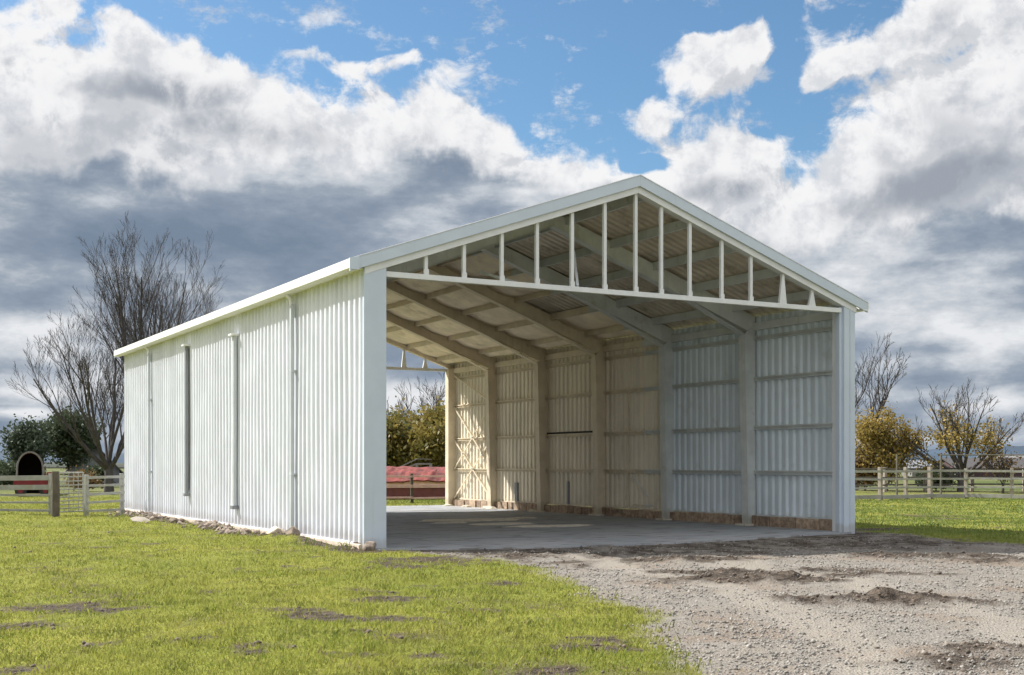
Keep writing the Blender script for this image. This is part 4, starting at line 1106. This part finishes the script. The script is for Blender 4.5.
# two tall bare trees on the left
bare_tree("wide bare tree with the big forked trunk beside the shed's far left corner", 109, 62, mat=twig, seed=11, height_=10.3, trunk_h=1.6, r0=.22, nlimb=11, spread=.80, levels=5, kids=(7, 5, 4, 3), rmin=.005, fork_up=.62, wig=.09, l1=6.0)
bare_tree("tallest bare tree, its rounded crown rising above the shed's left eave", 150, 66, mat=twig, seed=23, height_=13.6, trunk_h=3.2, r0=.26, nlimb=11, spread=.52, levels=5, kids=(8, 5, 4, 3), rmin=.005, fork_up=.62, wig=.07, l1=8.5)
# evergreens and shrubs on the left
dgreen = leafmat('dark_foliage', (.04, .06, .028), (.065, .09, .045), (.09, .11, .065), .25)
ggreen = leafmat('grey_green_foliage', (.035, .055, .035), (.06, .085, .05), (.09, .11, .075), .2)
gold = leafmat('yellow_foliage', (.34, .24, .06), (.42, .31, .08), (.18, .14, .045), .35)
olive = leafmat('autumn_foliage', (.19, .16, .04), (.30, .22, .06), (.13, .13, .035), .4)
russet = leafmat('russet_foliage', (.20, .12, .05), (.26, .17, .06), (.12, .08, .04), .3)
def leafy(label, u, Z, h, wdt, mat, n, size, seed, name='leafy_tree', cat='tree', trunk=.25, group=None, lv=2, sp=.5, br_mat=None):
    x, y = at(u, Z); t = thing(name, label, cat, (x, y, 0), group)
    br = skeleton(seed=seed, height_=h, trunk_h=h*trunk, r0=.05*h*.5, nlimb=8, spread=wdt, levels=3, kids=(5, 4, 3), rmin=.015, l1=h*(1-trunk)*.72)
    o = Vector((x, y, 0))
    V, F = tubes_np([b for b in br if b[2] < 1], o, lambda l: 8); np_mesh('trunk', V, F, br_mat or twig, t, True)
    V, F = tubes_np([b for b in br if b[2] >= 1], o, lambda l: 4); np_mesh('limbs', V, F, br_mat or twig, t, True)
    leaves(br, o, n, size, mat, t, lv, sp, seed, zmin=.1)
    return t
leafy('dark round evergreen tree behind the arched shelter, the right one of two', 72, 92, 5.6, .42, dgreen, 15000, .13, 31, sp=.40, trunk=.10)
leafy('grey-green bushy tree directly behind the arched shelter', 29, 88, 4.4, .45, ggreen, 9000, .12, 32, sp=.38, trunk=.12)
leafy('low dark shrub at the left edge beside the arched shelter', 4, 84, 1.7, 1.2, dgreen, 7000, .10, 33, name='shrub', cat='shrub', sp=.35, trunk=.1)
leafy('low dark shrub between the evergreen tree and the bare tree', 96, 84, 1.3, 1.2, dgreen, 5000, .10, 34, name='shrub', cat='shrub', sp=.3, trunk=.1)
leafy('russet scrubby bush below the wide bare tree, against the grey house', 84, 70, 1.1, 1.2, russet, 1500, .07, 35, name='shrub', cat='shrub', sp=.3, trunk=.1)
# through the shed: autumn trees with two bare trees
leafy('broad olive-brown autumn tree behind the red building, its right one', 430, 74, 5.2, .95, olive, 16000, .13, 41, sp=.45, trunk=.12)
leafy('darker autumn tree behind the red building, beside the shed corner post', 396, 76, 4.8, .95, dgreen, 13000, .13, 42, sp=.45, trunk=.12)
leafy('golden autumn tree behind the red building, between the two others', 412, 82, 5.4, .8, olive, 13000, .13, 43, sp=.45, trunk=.12)
leafy('autumn tree mostly hidden behind the shed wall, beyond the red building', 462, 78, 5.4, .9, olive, 9000, .13, 44, sp=.45, trunk=.12)
leafy('dark evergreen tree hidden behind the shed front corner, beyond the red building', 368, 80, 5.2, .9, dgreen, 9000, .13, 45, sp=.45, trunk=.12)
bare_tree('bare tree with two upright stems above the autumn trees, the left one', 398, 96, mat=twig, seed=51, height_=7.6, trunk_h=3., r0=.14, nlimb=5, spread=.35, levels=3, kids=(5, 4, 3), rmin=.012)
bare_tree('bare tree with a fanned crown above the autumn trees, the right one', 434, 96, mat=twig, seed=52, height_=8.8, trunk_h=3., r0=.15, nlimb=7, spread=.55, levels=4, kids=(5, 4, 3), rmin=.01)
# right of the shed
lx_, ly_ = CYW, -SYW
bare_tree("slender bare tree leaning right, just past the shed's right corner", 855, 72, mat=twig, seed=61, height_=8.2, trunk_h=5.2, r0=.11, nlimb=7, spread=.5, levels=4, kids=(5, 4, 3), rmin=.009, lean=(lx_*1.6, ly_*1.6), l1=3.0)
bare_tree("bare tree mostly hidden by the shed's right corner", 846, 80, mat=twig, seed=66, height_=9.6, trunk_h=4., r0=.13, nlimb=7, spread=.45, levels=4, kids=(5, 4, 3), rmin=.009)
leafy('yellow autumn tree with full leaves, right of the shed', 886, 70, 4.7, .42, gold, 9500, .08, 68, sp=.30, trunk=.04, lv=1)
leafy('russet thinning bush between the shed corner and the yellow tree', 865, 72, 2.4, 1.1, russet, 4000, .09, 63, name='shrub', cat='shrub', sp=.35, trunk=.1)
t, br, o = bare_tree('wide bare tree with a few golden leaves left, at the right', 962, 68, mat=twig, seed=64, height_=5.4, trunk_h=1.0, r0=.24, nlimb=10, spread=1.05, levels=4, kids=(5, 4, 4), rmin=.009, fork_up=.35, l1=4.2)
sub = [b for b in br if b[2] >= 2 and b[0][0].z < 2.9 and math.hypot(b[0][0].x, b[0][0].y) < 1.7]
leaves(sub, o, 2600, .085, gold, t, 2, .28, 3)
leafy('dark green ivy bush at the foot of the wide bare tree', 936, 72, 1.3, 1.2, dgreen, 3500, .09, 65, name='shrub', cat='shrub', sp=.3, trunk=.1)
leafy('thin leafy sapling right of the wide bare tree', 1003, 66, 2.6, .7, russet, 500, .07, 67, name='sapling', sp=.3, trunk=.2)
scene.cycles.use_denoising = True
scene.cycles.max_bounces = 8; scene.cycles.diffuse_bounces = 5; scene.cycles.transparent_max_bounces = 8
scene.cycles.use_adaptive_sampling = True; scene.cycles.adaptive_threshold = .02
